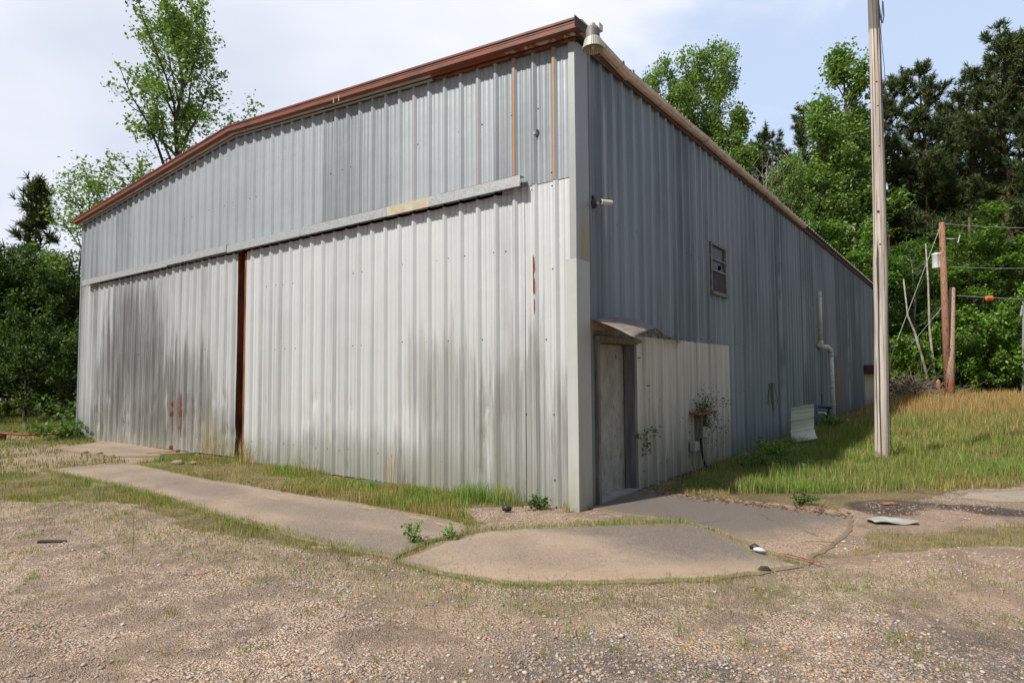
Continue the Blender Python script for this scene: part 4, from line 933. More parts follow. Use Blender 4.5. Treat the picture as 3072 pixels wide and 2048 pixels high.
# bare dead tree
rs = np.random.RandomState(77); mb = MB(); mb.tube([(0, 0, -.2), (.2, 0, 6), (.1, .2, 12), (.4, .1, 17)], [.14, .11, .07, .015], 6)
for k in range(26):
    z = 7+9.5*k/26; az = k*2.4; bp = branch_pts((.2, .1, z), (math.cos(az)*.5, math.sin(az)*.5, .8), 3.4-k*.07, rs, 4, .03, .12); mb.tube(bp, [.035, .026, .018, .012, .006], 4, cap=False)
    for j in (2, 3): mb.tube(branch_pts(bp[j], rs.normal(0, .5, 3)+[0, 0, .7], 1.2, rs, 2), [.014, .009, .004], 3, cap=False)
bare0 = mb.build('trunk', M_wbark)

def at(px, dep):          # ground point below image column px at a depth
    p = D(px, 857, dep); return p.x, p.y
# left side
x, y = at(398, 28); plant('tall', 'deciduous_tree', x, y, 1.0, 1.0, 'tall open tree with dark trunk rising above the left roof slope', 'tree')
x, y = at(165, 24.5); plant('sap', 'sapling', x, y, 1.0, YAW+.3, 'slender pale-green young tree leaning right beside the building\'s left corner', 'tree')
x, y = at(72, 31); plant('pineC', 'pine_tree', x, y, 1.0, .4, 'small dark pine with pointed top at the far left', 'tree', sx=.95)
LB = [(20, 25, 1.0, 'dark leafy bush at the left picture edge under the small pine'), (105, 24, .98, 'dark leafy bush in the middle of the left hedge mass'),
      (175, 25.5, .85, 'dark leafy bush touching the building\'s left wall'), (-60, 24, 1.05, 'dark leafy bush cut by the left picture edge')]
for i, (px, dp, s, lb) in enumerate(LB):
    x, y = at(px, dp); plant('bushL', 'leafy_bush', x, y, s*.80, i*1.7, lb, 'bush', 'dark bushes left of the building')
LB2 = [(60, 21.5, .62, 'low round bush in front of the left hedge, left one'), (140, 21.5, .6, 'low round bush in front of the left hedge, nearest the building')]
for i, (px, dp, s, lb) in enumerate(LB2):
    x, y = at(px, dp); plant('bushA', 'leafy_bush', x, y, s, i*2.1+.5, lb, 'bush', 'dark bushes left of the building')
for i, (px, dp, s) in enumerate([(-30, 34, 1.0), (60, 32, .9), (130, 33, .85), (200, 34, .8), (-120, 30, 1.1), (250, 40, .8), (10, 40, 1.0)]):
    x, y = at(px, dp); plant('bushL', 'tree_thicket', x, y, s*.92, i*1.3, 'dark leafy thicket tree behind the left hedge', 'tree', 'thicket trees behind the left hedge')
# unseen trees added left of the picture to shade the hedge
for i, (x, y, s) in enumerate([(-27, -9, .75), (-33, -5, .8), (-23.5, -11.5, .6)]):
    plant('decC', 'deciduous_tree', x, y, s, i*2.2, 'broad unseen tree added left of the yard for shade', 'tree', 'added shade trees left of the picture')
# right side woods
RT = [('decB', 1588, 49, 1.12, 'light green tree between the two pale tops above the roof edge'), ('decA', 1545, 50, 1.13, 'pale green tree top just right of the lamp above the roof edge'), ('decA', 1640, 49, 1.16, 'tallest pale green tree rising above the middle of the side roof edge'),
      ('decB', 1710, 47, 1.08, 'bright green tree right of the tallest pale one above the roof'), ('decB', 1905, 47, 1.1, 'bright green tree left of the tall one by the near pole'),
      ('decB', 1958, 49, 1.36, 'tallest bright green tree directly left of the near utility pole'), ('decA', 1825, 44, .70, 'lower bright tree between bare branches and the tall green pair')]
for i, (k, px, dp, s, lb) in enumerate(RT):
    x, y = at(px, dp); plant(k, 'deciduous_tree', x, y, s, i*1.1+.4, lb, 'tree', 'green trees behind the building', sx=s*(.72 if k == 'decA' else .95), zs=s)
PT = [(1745, 60, .93, 'dark pine behind the bare branches'), (1865, 57, .99, 'dark narrow pine between the green trees above the roof'), (1990, 56, .9, 'dark pine hidden behind the near utility pole'),
      (2062, 53, 1.02, 'dark pine immediately right of the near utility pole'), (2140, 52, 1.08, 'dark pine with flat broad crown over the far poles'), (2205, 57, 1.03, 'dark pine between the flat-crowned one and the far right pair'),
      (2265, 50, 1.02, 'dark pine second from the right picture edge'), (2335, 47, 1.06, 'tallest dark pine at the right picture edge'), (2395, 46, 1.05, 'dark pine cut by the right picture edge')]
for i, (px, dp, s, lb) in enumerate(PT):
    x, y = at(px, dp); plant('pineA' if i % 2 else 'pineB', 'pine_tree', x, y, s, i*1.9, lb, 'pine tree', 'pines behind the field')
for i in range(16):
    px = 1600+i*56; x, y = at(px, 64+5*(i % 3)); plant('pineB' if i % 2 else 'pineA', 'pine_tree', x, y, .88+.05*(i % 4), i*1.3, 'dark pine in the back row of the woods', 'pine tree', 'back row of pines')
UT = []
for i in range(13):
    px = 1870+i*47; dp = 44.5+2.2*math.sin(i*2.1); x, y = at(px, dp)
    plant(('decC', 'decE', 'decD', 'decB')[i % 4], 'understory_tree', x, y, (.86, .72, 1.0, .58)[i % 4]+.06*math.sin(i*5), i*2.3, 'bright green layered tree at the front edge of the woods', 'tree', 'front edge trees of the woods')
for i in range(9):
    px = 1500+i*48; x, y = at(px, 46+2*(i % 2)); plant(('decB', 'decE')[i % 2], 'understory_tree', x, y, (.62, .95)[i % 2], i*1.7, 'green tree low behind the building roof', 'tree', 'trees hidden behind the roof edge')
for i in range(12):
    px = 2045+i*32; dp = 40.5+1.5*math.sin(i*3.3); x, y = at(px, dp)
    plant('bushB', 'shrub', x, y, .8+.35*abs(math.sin(i*1.7)), i*1.9, 'bright green shrub along the far edge of the field', 'shrub', 'shrubs along the far edge of the field')
for i, (px, s) in enumerate(((2290, 1.7), (2120, 1.0), (2245, 1.2))):
    x, y = at(px, 39.5); plant('bushB', 'shrub', x, y, s, i*2, ('big round bright green shrub right of the far poles', 'low bright green shrub left of the far poles', 'bright green shrub just right of the tan pole')[i], 'shrub')
for i, (px, dp, s) in enumerate(((1690, 58, .82), (1785, 57, .74), (1835, 55, .80), (1925, 58, .95))):
    x, y = at(px, dp); plant('pineA' if i % 2 else 'pineB', 'pine_tree', x, y, s, i*2.3, 'dark pine filling the gaps between the green trees above the roof', 'pine tree', 'gap pines above the roof')
# dead bare trees over the roof
for i, (px, dp, s, lb) in enumerate([(1760, 43, .95, 'leafless pale tree above the roof edge, left of two'), (1805, 44, 1.0, 'leafless pale tree above the roof edge, right of two')]):
    x, y = at(px, dp); r = empty('dead_tree', (x, y, 0), lb, 'dead tree', None, i*2); r.scale = (s, s, s)
    if i == 0: bare0.parent = r
    else:
        c_ = bare0.copy(); C.objects.link(c_); c_.parent = r
# leaning pale trunks and slim trunks at the edge of the woods
def trunk(pts, r, label, mat=M_wbark, name='bare_trunk'):
    b0 = Vector(pts[0]); r_ = [r*(1-.6*i/(len(pts)-1)) for i in range(len(pts))]
    o = MB(); o.tube([Vector(p)-b0 for p in pts], r_, 7); o = o.build(name, mat, smooth=True); o.location = b0; tag(o, label, 'tree trunk'); return o
def gp(px, dep): x, y = at(px, dep); return Vector((x, y, 0))
trunk([gp(2140, 38.5), D(2118, 820, 38.5), D(2100, 760, 38.6), D(2085, 725, 38.8), D(2075, 640, 39)], .09, 'pale bare trunk leaning left, left of the far poles')
trunk([gp(2147, 39), D(2143, 830, 39), D(2135, 750, 39), D(2132, 650, 39.4), D(2126, 560, 39.6)], .10, 'pale upright bare trunk just left of the far poles')
tk_lab = [(1960, 46, 520, .2, 'thin pale trunk showing left of the near pole'), (1975, 52, 400, .25, 'brown pine trunk close left of the near pole'), (2258, 41, 830, .22, 'grey stump-like trunk right of the tan pole'),
          (2285, 46, 560, .16, 'slim brown trunk behind the big round shrub'), (2330, 44, 600, .17, 'slim brown trunk near the right picture edge'), (2225, 47, 500, .2, 'slim dark trunk behind the shrubs right of the tan pole'),
          (2205, 45, 700, .13, 'thinnest trunk just right of the far poles')]
for px, dp, ty, r, lb in tk_lab: trunk([gp(px, dp), D(px+3, 760, dp), D(px+1, ty, dp)], r, lb, M_pbark if 'brown' in lb or 'dark' in lb else M_wbark)
# far-off wood mass closing the horizon
rs = np.random.RandomState(90); n = 80000
ang = rs.uniform(-1.0, 1.75, n); dd = rs.uniform(74, 90, n)
m_ = rs.rand(n) < .35; ang[m_] = rs.uniform(1.75, 2*math.pi-1.0, m_.sum()); dd[m_] = rs.uniform(48, 58, m_.sum()); hh = rs.beta(1.2, 1.5, n)*(13+4*np.sin(ang*9)+3*np.sin(ang*23))
Px = CAM[0]-np.sin(ang)*dd; Py = CAM[1]+np.cos(ang)*dd
V, F, c = leaves(np.stack([Px, Py, hh], 1), 1.0, rs, GRN['dark'], .2)
o = np_mesh('distant_woods', V, F, M_leaf, col=c); tag(o, 'far-off dark woods closing the view behind the trees', 'woods', kind='stuff')

# brush pile at the edge of the woods
rs = np.random.RandomState(12); mb = MB(); c0 = gp(2080, 35)
for k in range(420):
    p = np.array([rs.normal(0, 1.0), rs.normal(0, .8), abs(rs.normal(0, .55))]); d = rs.normal(0, 1, 3); d[2] = abs(d[2])*.5
    mb.tube(branch_pts(p, d/np.linalg.norm(d), rs.uniform(.6, 1.6), rs, 3, -.02, .25), [.02, .015, .01, .005], 3, cap=False)
o = mb.build('brush_pile', M_twig); o.location = c0; tag(o, 'tangled brown brush pile at the far end of the building', 'brush pile')

# ------------------------------------------------------------------ grass
STRAW = [(.46, .31, .14), (.38, .25, .11), (.54, .40, .21)]
GREEN = [(.17, .27, .05), (.22, .33, .06), (.13, .21, .045), (.26, .36, .09)]
OLIVE = [(.22, .22, .07), (.27, .24, .085), (.17, .19, .055)]
def blades(P_, h, wd, cols, rs, bend=.35):
    n = len(P_); a = rs.uniform(0, 2*math.pi, n); dx = np.stack([np.cos(a), np.sin(a), np.zeros(n)], 1)
    b_ = rs.uniform(0, 2*math.pi, n); bd = np.stack([np.cos(b_), np.sin(b_), np.zeros(n)], 1)*(rs.uniform(.1, 1, n)*bend)[:, None]
    H = h[:, None]; W = wd[:, None]; upv = np.array([0, 0, 1.0])
    m1 = P_+(upv*.55+bd*.35)*H; tp = P_+(upv*.95+bd*1.1)*H
    V = np.stack([P_-dx*W*.5, P_+dx*W*.5, m1+dx*W*.4, m1-dx*W*.4, tp], 1).reshape(-1, 3)
    base = np.arange(n)[:, None]*5; F4 = base+np.array([[0, 1, 2, 3]]); F3 = base+np.array([[3, 2, 4]])
    return V, F4, F3, np.concatenate([cols, cols])
def grass_obj(name, P_, h, wd, cols, rs, label, bend=.35):
    V, F4, F3, c = blades(P_, h, wd, cols, rs, bend)
    o = np_mesh(name, V, [F4, F3], M_grass, col=c); tag(o, label, 'grass', kind='stuff'); return o
def pick(rs, pals, w, n):
    k = rs.choice(len(pals), n, p=np.array(w)/sum(w)) if np.ndim(w) == 1 else None
    out = np.zeros((n, 3))
    for i, p in enumerate(pals):
        q = np.array(p); s = k == i; out[s] = q[rs.randint(0, len(q), s.sum())]
    return out*rs.uniform(.75, 1.25, (n, 1))
def mixcols(rs, A, B, t_):      # A with probability 1-t, B with t
    n = len(t_); a = np.array(A)[rs.randint(0, len(A), n)]; b_ = np.array(B)[rs.randint(0, len(B), n)]
    s = rs.rand(n) < t_; return np.where(s[:, None], b_, a)*rs.uniform(.75, 1.25, (n, 1))
def gz(x, y): return gheight(x, y)-.005
# right field
rs = np.random.RandomState(100); n = 330000
u = rs.rand(n)**1.0; dep = 8.2*(46/8.2)**u; side = rs.uniform(-.02, .60, n)*1.0
ptx = CAM[0]+(fw.x*dep+rt.x*dep*rs.uniform(.10, .92, n)); pty = CAM[1]+(fw.y*dep+rt.y*dep*((ptx-CAM[0]-fw.x*dep)/(rt.x*dep)))
jx, jy = jit(ptx, pty)
k = inpoly(jx, jy, RIGHTG) & ~((ptx > -15.3) & (ptx < .12) & (pty < 30.6))
bare_ = (ptx < .35) & (rs.rand(n) < .6); k &= ~bare_
k &= rs.rand(n) < np.clip(.15+1.7*(vnoise(ptx*1.6, pty*1.6, 44)*.6+vnoise(ptx*4, pty*4, 45)*.6-.32)+(dep > 24)*.35, .06, 1)
e2 = ~inpoly(jx+.14, jy-.18, RIGHTG) & (ptx > .1); k &= ~(e2 & (rs.rand(n) < .5))
e1 = (~inpoly(jx+.32, jy-.45, RIGHTG) & (ptx > .1))[k]
px_, py_, dp_ = ptx[k], pty[k], dep[k]; n = len(px_)
far = np.clip((py_-7.5)/9, 0, 1); edge = e1*1.0
straw_t = np.clip(.20+.75*far*(fbm(px_*.5, py_*.5, 31)+.35)+.5*edge+.9*(fbm(px_*1.2, py_*1.2, 32)-.5), 0, .92)
hh = (.05+.20*vnoise(px_*1.4, py_*1.4, 34)**1.5+.25*far*fbm(px_*.7, py_*.7, 33)*1.3)*rs.uniform(.4, 1.5, n)*(1-.3*edge)
hh *= np.where(px_ < 1.1, .7, 1)
wd = .0065*np.maximum(1, dp_/9.0)
grass_obj('field_grass', np.stack([px_, py_, gz(px_, py_)], 1), hh, wd, mixcols(rs, GREEN+[OLIVE[0]], STRAW+OLIVE, straw_t), rs, 'green and straw-coloured grass of the field right of the building')
# tall straw stalks over the far field
n = 26000; dep = rs.uniform(20, 44, n); lat = rs.uniform(.42, .95, n); ptx = CAM[0]+fw.x*dep+rt.x*dep*lat; pty = CAM[1]+fw.y*dep+rt.y*dep*lat
k = inpoly(ptx, pty, RIGHTG) & (ptx > .6) & (fbm(ptx*.45, pty*.45, 51) > .42); ptx, pty, dep = ptx[k], pty[k], dep[k]; n = len(ptx)
grass_obj('straw_grass', np.stack([ptx, pty, gz(ptx, pty)], 1), rs.uniform(.25, .7, n), .006*dep/9, mixcols(rs, [(.46, .27, .10), (.40, .22, .075)], STRAW, rs.rand(n)), rs, 'tall orange straw grass at the back of the field', .3)
# strip along the front wall
def scatter(poly, n, rs, pad=0):
    A = np.array(poly); lo = A.min(0); hi = A.max(0); x = rs.uniform(lo[0], hi[0], n); y = rs.uniform(lo[1], hi[1], n)
    jx, jy = jit(x, y)
    k = inpoly(jx, jy, poly); return x[k], y[k]
rs = np.random.RandomState(101); x, y = scatter(FRONT_STRIP, 60000, rs); k = (y < -.10) & (rs.rand(len(x)) < np.clip(vnoise(x*2.3, y*2.3, 61)*1.5+vnoise(x*9, y*9, 64)*.6-.75, .05, .9)); x, y = x[k], y[k]
tl = np.clip((fbm(x*1.2, y*1.2, 62)-.35)*2, 0, 1)
grass_obj('wall_grass', np.stack([x, y, gz(x, y)], 1), (.05+.13*tl)*rs.uniform(.5, 1.4, len(x)), np.full(len(x), .0055), mixcols(rs, GREEN, STRAW+OLIVE, np.clip(.45+.9*(fbm(x*1.6, y*1.6, 63)-.5)*2+.5*(y < -1.05), .1, .95)), rs, 'uneven strip of green and dry grass along the foot of the front wall')
# band between slab and gravel
rs = np.random.RandomState(102); x, y = scatter(MID, 46000, rs); k = rs.rand(len(x)) < np.clip(vnoise(x*1.9, y*1.9, 71)*1.3+vnoise(x*8, y*8, 74)*.7-.75, .02, .9); x, y = x[k], y[k]
grass_obj('gravel_edge_grass', np.stack([x, y, gz(x, y)], 1), (.03+.06*fbm(x*1.1, y*1.1, 72))*rs.uniform(.6, 1.5, len(x)), np.full(len(x), .005), mixcols(rs, GREEN[:3]+OLIVE[:1], STRAW+OLIVE, np.clip(.35+1.1*(fbm(x*1.7, y*1.7, 73)-.5), .1, .9)), rs, 'low green grass band between the long concrete slab and the gravel')
# left yard
rs = np.random.RandomState(103); n = 170000; x = rs.uniform(-30, -8.6, n); y = rs.uniform(-7, 12, n)
g = zone(x, y); k = (rs.rand(n) < g*1.1) & ~((x > -15.5) & (y > -.02)) & (g > .25); x, y = x[k], y[k]
grass_obj('left_yard_grass', np.stack([x, y, gz(x, y)], 1), (.05+.12*np.clip((y+1)/6, 0, 1)+.05*fbm(x, y, 81))*rs.uniform(.6, 1.4, len(x)), np.full(len(x), .012), mixcols(rs, GREEN[:3]+OLIVE, STRAW+OLIVE, np.clip(.30-.2*(y > 0)+(fbm(x*.8, y*.8, 82)-.5), .05, .9)), rs, 'patchy low grass of the yard left of the building')
# strip across the gravel on the right
rs = np.random.RandomState(104); x, y = scatter(STRIP, 42000, rs); k = rs.rand(len(x)) < np.clip(fbm(x*2, y*2, 91)*2-.5, .03, 1)*.8; x, y = x[k], y[k]
grass_obj('gravel_strip_grass', np.stack([x, y, gz(x, y)], 1), (.02+.045*fbm(x*2, y*2, 92))*rs.uniform(.6, 1.5, len(x)), np.full(len(x), .004), mixcols(rs, GREEN[:3]+OLIVE, STRAW+OLIVE, np.full(len(x), .45)), rs, 'sparse olive grass strip crossing the gravel on the right')
# joints and scattered tufts
rs = np.random.RandomState(105); X = []; Y = []; H_ = []
def line(pts, n, sp=.035, h=.06):
    for i in range(len(pts)-1):
        a = np.array(pts[i]); b_ = np.array(pts[i+1]); q = rs.rand(n)[:, None]; p = a+(b_-a)*q+rs.normal(0, sp, (n, 2)); X.append(p[:, 0]); Y.append(p[:, 1]); H_.append(rs.uniform(.4, 1.4, n)*h)
line([(-.29, -2.6), (-.42, -2.05), (-.34, -1.5)], 420, .05, .05); line([(-.34, -1.5), (-.03, -1.12), (.25, -.8)], 300, .07, .05)
line([(.3, -.7), (.75, -.3), (1.2, .07)], 700, .07, .055); line([(1.2, .07), (1.6, -.05), (2.15, -.54), (2.6, -.76)], 150, .02, .03)
line([(-6.5, -3.6), (-4.5, -3.3), (-2.6, -3.3), (-1.0, -3.1), (.4, -3.05), (1.6, -2.6)], 1500, .34, .04); line([(1.2, -2.7), (2.2, -1.9), (3.0, -1.1), (4, -.2)], 900, .22, .035)
line([(-8.9, -2.65), (-5.9, -2.52), (-3.3, -2.66), (-.4, -2.66)], 1500, .06, .06); line([(-8.2, -1.38), (-5.7, -1.44), (-2.6, -1.26), (-1.1, -1.2), (-.5, -1.3)], 900, .05, .05)
line([(-.28, -2.68), (.23, -2.70), (.81, -2.6), (1.13, -2.45), (1.51, -2.13), (2.0, -1.67), (2.3, -1.3)], 260, .035, .035)
for _ in range(950):
    cx_, cy_ = rs.uniform(-7, 5), rs.uniform(-5.6, -.8)
    dpt = -(cx_-CAM[0])*math.sin(YAW)+(cy_-CAM[1])*math.cos(YAW)
    if inpoly(np.array([cx_]), np.array([cy_]), [(-9, -2.7), (-.3, -2.75), (.9, -2.6), (2.7, -.8), (2.6, 1.4), (-9, 1.4)])[0] or dpt < 2.4: continue
    m_ = int(rs.choice([8, 16, 40, 70], p=[.45, .35, .15, .05])); sp = .012+.0007*m_
    X.append(cx_+rs.normal(0, sp, m_)); Y.append(cy_+rs.normal(0, sp, m_)); H_.append(rs.uniform(.4, 1.3, m_)*rs.uniform(.02, .05))
x = np.concatenate(X); y = np.concatenate(Y); hh = np.concatenate(H_)
grass_obj('crack_grass', np.stack([x, y, gz(x, y)+.01], 1), hh, np.full(len(x), .0035), mixcols(rs, GREEN, OLIVE+STRAW, np.clip(.45+(fbm(x*3, y*3, 5)-.5), .1, .9)), rs, 'tiny grass tufts scattered through the gravel and slab joints', .6)
# tall dry wisps by the door gap and wall: countable clumps
def clump(name, x, y, n, h, sp, pals, label, cat='dry grass', wdt=.0065, bend=.5, seed=0, group=None):
    rs = np.random.RandomState(seed+500); P_ = np.stack([rs.normal(0, sp, n), rs.normal(0, sp, n)*.6, np.zeros(n)], 1)
    V, F4, F3, c = blades(P_, h*rs.uniform(.5, 1.1, n), np.full(n, wdt), pick(rs, [pals], [1.], n), rs, bend)
    o = np_mesh(name, V, [F4, F3], M_grass, col=c); o.location = (x, y, 0); tag(o, label, cat, group); return o
clump('dry_grass_clump', -8.0, -.24, 60, .72, .16, STRAW, 'tall dry straw clump left of the gap between the doors', seed=1, bend=.8)
clump('dry_grass_clump', -6.75, -.26, 80, .6, .22, STRAW+GREEN[:1], 'tall dry straw clump right of the gap between the doors', seed=2)
clump('dry_grass_clump', -5.1, -.22, 40, .42, .22, STRAW+GREEN[:2], 'straw and green clump at the left third of the right door', seed=3)
clump('dry_grass_clump', -2.95, -.28, 18, .78, .10, STRAW, 'few tall orange stalks before the middle of the right door', seed=4, bend=.25)
clump('dry_grass_clump', -.85, -1.12, 40, .2, .05, GREEN+STRAW, 'small upright clump at the inner corner of the long slab', seed=5)
clump('green_grass_clump', -1.35, -.32, 420, .26, .16, GREEN, 'lush bright green clump near the right end of the front wall', 'grass clump', .006, .5, 6)
clump('green_grass_clump', -.95, -.22, 220, .30, .12, GREEN+STRAW[:1], 'green clump beside the lush one, closer to the corner', 'grass clump', .005, .4, 7)
clump('dry_grass_clump', -.08, -.16, 26, .16, .04, OLIVE+STRAW, 'little dry tuft at the corner trim foot', seed=8)
clump('dry_grass_clump', 2.42, 6.42, 90, .22, .16, STRAW+GREEN[:2], 'scruffy straw and green tuft around the foot of the near utility pole', seed=10, bend=.6)
clump('dry_grass_clump', .35, 2.9, 20, .5, .05, STRAW, 'pale dry stalks arching over by the side wall', seed=9, bend=1.5, wdt=.006)
# broad-leaf weeds
def weed(name, x, y, n, h, w_, pal, lsz, label, seed, z=0, cat='weed'):
    rs = np.random.RandomState(seed); root = empty(name, (x, y, z), label, cat); mb = MB(); T_ = []
    for k in range(n):
        e = np.array([rs.normal(0, w_), rs.normal(0, w_), h*rs.uniform(.4, 1)]); mb.tube([(0, 0, 0), e*.5+[0, 0, h*.08], e], [.004, .003, .002], 4, cap=False)
        T_ += [e, e*.85, e*.7, e*.5]
    mb.build('stem', M_twig, root); V, F, c = leaves(np.array(T_), lsz, rs, pal, .4, 5, lsz*.8); np_mesh('foliage', V, F, M_leaf, root, col=c)
weed('weed', -.55, -2.15, 9, .20, .07, GRN['bright'], .035, 'leafy weed growing in the joint between the two slabs', 1)
weed('weed', -.33, -1.85, 4, .17, .03, GRN['bright'], .035, 'upright yellow-green weed in the slab joint nearer the wall', 2)
weed('weed', -.42, -.22, 14, .14, .07, GRN['sweet'], .04, 'round-leaved weed at the foot of the wall near the corner', 3)
weed('weed', .75, 5.9, 26, .30, .25, GRN['bright'], .06, 'bright weed patch in the grass beside the dark side wall', 4)
weed('weed', .9, 4.4, 22, .22, .3, GRN['sweet'], .06, 'dark green weed patch below the meter box', 5)
weed('weed', .5, 13.3, 24, .35, .3, GRN['bright'], .08, 'leafy weeds at the foot of the white drain pipe', 6)
weed('weed', -15.0, -.45, 30, .5, .4, GRN['sweet'], .10, 'green weeds at the left foot of the building', 7)
weed('weed', -17.5, 1.2, 40, 1.0, .7, GRN['sweet'], .13, 'knee-high weeds before the left hedge', 8)
weed('weed', 2.05, 1.75, 10, .14, .10, GRN['sweet'], .04, 'dark leafy weed at the slab edge near the pole', 9)
# vines on the meter box and door jamb
rs = np.random.RandomState(33); vr = empty('vine', (.06, 3.8, .0), 'thin-leaved vine tangled around the meter box', 'vine'); mb = MB(); T_ = []
for k in range(34):
    a = np.array([.10, rs.normal(0, .1), .95]); 
    d = np.array([.25, rs.normal(0, .7), rs.choice([.8, -1.1])]); bp = branch_pts(a, d/np.linalg.norm(d), rs.uniform(.2, .55), rs, 4, -.15, .25)
    for q in bp: q[0] = max(.03, q[0])
    mb.tube(bp, .003, 3, cap=False); T_ += bp[1:]
mb.build('stem', M_twig, vr); V, F, c = leaves(np.array(T_), .032, rs, [(.07, .11, .03), (.10, .13, .04), (.10, .09, .045), (.05, .07, .025)], 0, 5, .05); np_mesh('foliage', V, F, M_leaf, vr, col=c)
vr = empty('vine', (.05, 1.62, .75), 'small leafy sprig growing out beside the side door', 'vine'); mb = MB(); T_ = []
for k in range(7):
    bp = branch_pts((0, 0, 0), (.4, rs.uniform(-.5, .9), rs.uniform(-.5, .5)), .28, rs, 4, 0, .2); 
    for q in bp: q[0] = max(.02, q[0])
    mb.tube(bp, .003, 3, cap=False); T_ += bp[2:]
mb.build('stem', M_twig, vr); V, F, c = leaves(np.array(T_), .055, rs, GRN['sweet'], 0, 3, .03); np_mesh('foliage', V, F, M_leaf, vr, col=c)
vr = empty('vine', (.05, 8.62, .0), 'dead dark creeper stems on the blue-grey side wall', 'vine'); mb = MB()
for k in range(16): mb.tube(branch_pts((.01, rs.normal(0, .12), 1.35), (0, rs.normal(0, .08), -1), rs.uniform(.3, .8), rs, 5, 0, .06), .006, 3, cap=False)
mb.build('stem', M_twig, vr)

# ------------------------------------------------------------------ loose gravel stones in the near yard
rs = np.random.RandomState(200); n = 60000
dep = 2.6+rs.rand(n)**1.3*7.5; lat = rs.uniform(-.92, .92, n); x = CAM[0]+fw.x*dep+rt.x*dep*lat; y = CAM[1]+fw.y*dep+rt.y*dep*lat
SL = [[(-8.95, -2.6), (-8.95, -1.72), (-.55, -1.3), (-.3, -2.65)], [(-.28, -2.68), (-.35, -1.46), (1.19, .1), (2.6, -.76), (1.13, -2.42), (.81, -2.57)], [(.03, .1), (.04, 1.6), (2.62, 1.5), (2.6, -.72), (1.17, .1)]]
k = np.ones(n, bool)
jx_, jy_ = x+rs.normal(0, .06, n), y+rs.normal(0, .06, n)
for P_ in SL: k &= ~(inpoly(jx_, jy_, P_) & (rs.rand(n) < .985))
k &= (zone(x, y) < .5) | (rs.rand(n) < .05); k &= ~((x < .1) & (y > -.05)); k &= rs.rand(n) < np.clip(vnoise(x*.9, y*.9, 17)*1.6+vnoise(x*3, y*3, 18)*.8-.7, .06, 1)
x, y, dep = x[k], y[k], dep[k]; n = len(x)
t_ = (1+5**.5)/2; ico = np.array([(-1, t_, 0), (1, t_, 0), (-1, -t_, 0), (1, -t_, 0), (0, -1, t_), (0, 1, t_), (0, -1, -t_), (0, 1, -t_), (t_, 0, -1), (t_, 0, 1), (-t_, 0, -1), (-t_, 0, 1)])/1.9
icf = np.array([(0, 11, 5), (0, 5, 1), (0, 1, 7), (0, 7, 10), (0, 10, 11), (1, 5, 9), (5, 11, 4), (11, 10, 2), (10, 7, 6), (7, 1, 8), (3, 9, 4), (3, 4, 2), (3, 2, 6), (3, 6, 8), (3, 8, 9), (4, 9, 5), (2, 4, 11), (6, 2, 10), (8, 6, 7), (9, 8, 1)])
sz = (.004+.0075*rs.rand(n)**3)*rs.choice([1, 1, 1, 1.5], n); an = rs.uniform(0, 6.28, n)
base = ico[None]*np.stack([sz*rs.uniform(.8, 1.5, n), sz*rs.uniform(.7, 1.1, n), sz*rs.uniform(.4, .7, n)], 1)[:, None, :]*(1+rs.uniform(-.12, .12, (n, 12, 1)))
ca, sa = np.cos(an)[:, None], np.sin(an)[:, None]
V = np.stack([base[..., 0]*ca-base[..., 1]*sa+x[:, None], base[..., 0]*sa+base[..., 1]*ca+y[:, None], base[..., 2]+(gheight(x, y)+sz*.25)[:, None]], 2).reshape(-1, 3)
F = (np.arange(n)[:, None, None]*12+icf[None]).reshape(-1, 3)
pal = np.array([(.42, .37, .32), (.38, .31, .25), (.23, .22, .22), (.42, .20, .08), (.46, .26, .12), (.33, .24, .17), (.50, .46, .41), (.15, .15, .16), (.36, .28, .21)])
c = pal[rs.choice(9, n, p=[.15, .17, .13, .06, .07, .18, .03, .07, .14])]*rs.uniform(.8, 1.15, (n, 1))
mt, t, b = new_mat('gravel_stones'); t.l.new(t.attr('col', 'Color'), b.inputs['Base Color']); b.inputs['Roughness'].default_value = .75
o = np_mesh('gravel_stones', V, F, mt, col=np.repeat(c, 20, 0), smooth=True); tag(o, 'loose mixed gravel stones over the yard in the foreground', 'gravel', kind='stuff')

# ------------------------------------------------------------------ litter and small things
def small(name, mb, mat, loc, label, cat, rz=0, **k):
    o = mb.build(name, mat, **k); o.location = loc; o.rotation_euler = (0, 0, rz); tag(o, label, cat); return o
mb = MB(); mb.grid(lambda u, v: ((u-.5)*.50*(1-.3*abs(v-.5)), (v-.5)*.24*(1-.35*abs(u-.4)), .012+.014*math.sin(u*7+v*5)), 10, 6); small('flat_debris', mb, M_stone, (3.02, 1.37, .012), 'flat crumpled pale grey scrap lying on the gravel at right', 'debris', .5, solid=.008)
mb = MB(); mb.tube([(0, 0, .012), (.10, -.03, .02), (.22, -.05, .014), (.33, -.10, .02), (.42, -.13, .01)], [.004, .009, .011, .008, .003], 7, flat=.4); small('red_strip', mb, M_red, (2.36, -.60, .018), 'crumpled red plastic strip on the gravel beside the slab joint', 'plastic strip', -.05)
Z = empty('shoe_scrap', (2.17, -.61, .02), 'small black and white scrap like a torn shoe on the concrete', 'litter')
mb = MB(); mb.tube([(-.06, 0, .02), (-.02, .01, .035), (.03, 0, .025)], [.02, .035, .02], 8, flat=.8); mb.build('black_part', M_black, Z, smooth=True); mb = MB(); mb.tube([(-.02, -.02, .02), (.03, -.025, .022), (.08, -.01, .012)], [.012, .022, .01], 8); mb.build('white_part', M_white, Z, smooth=True)
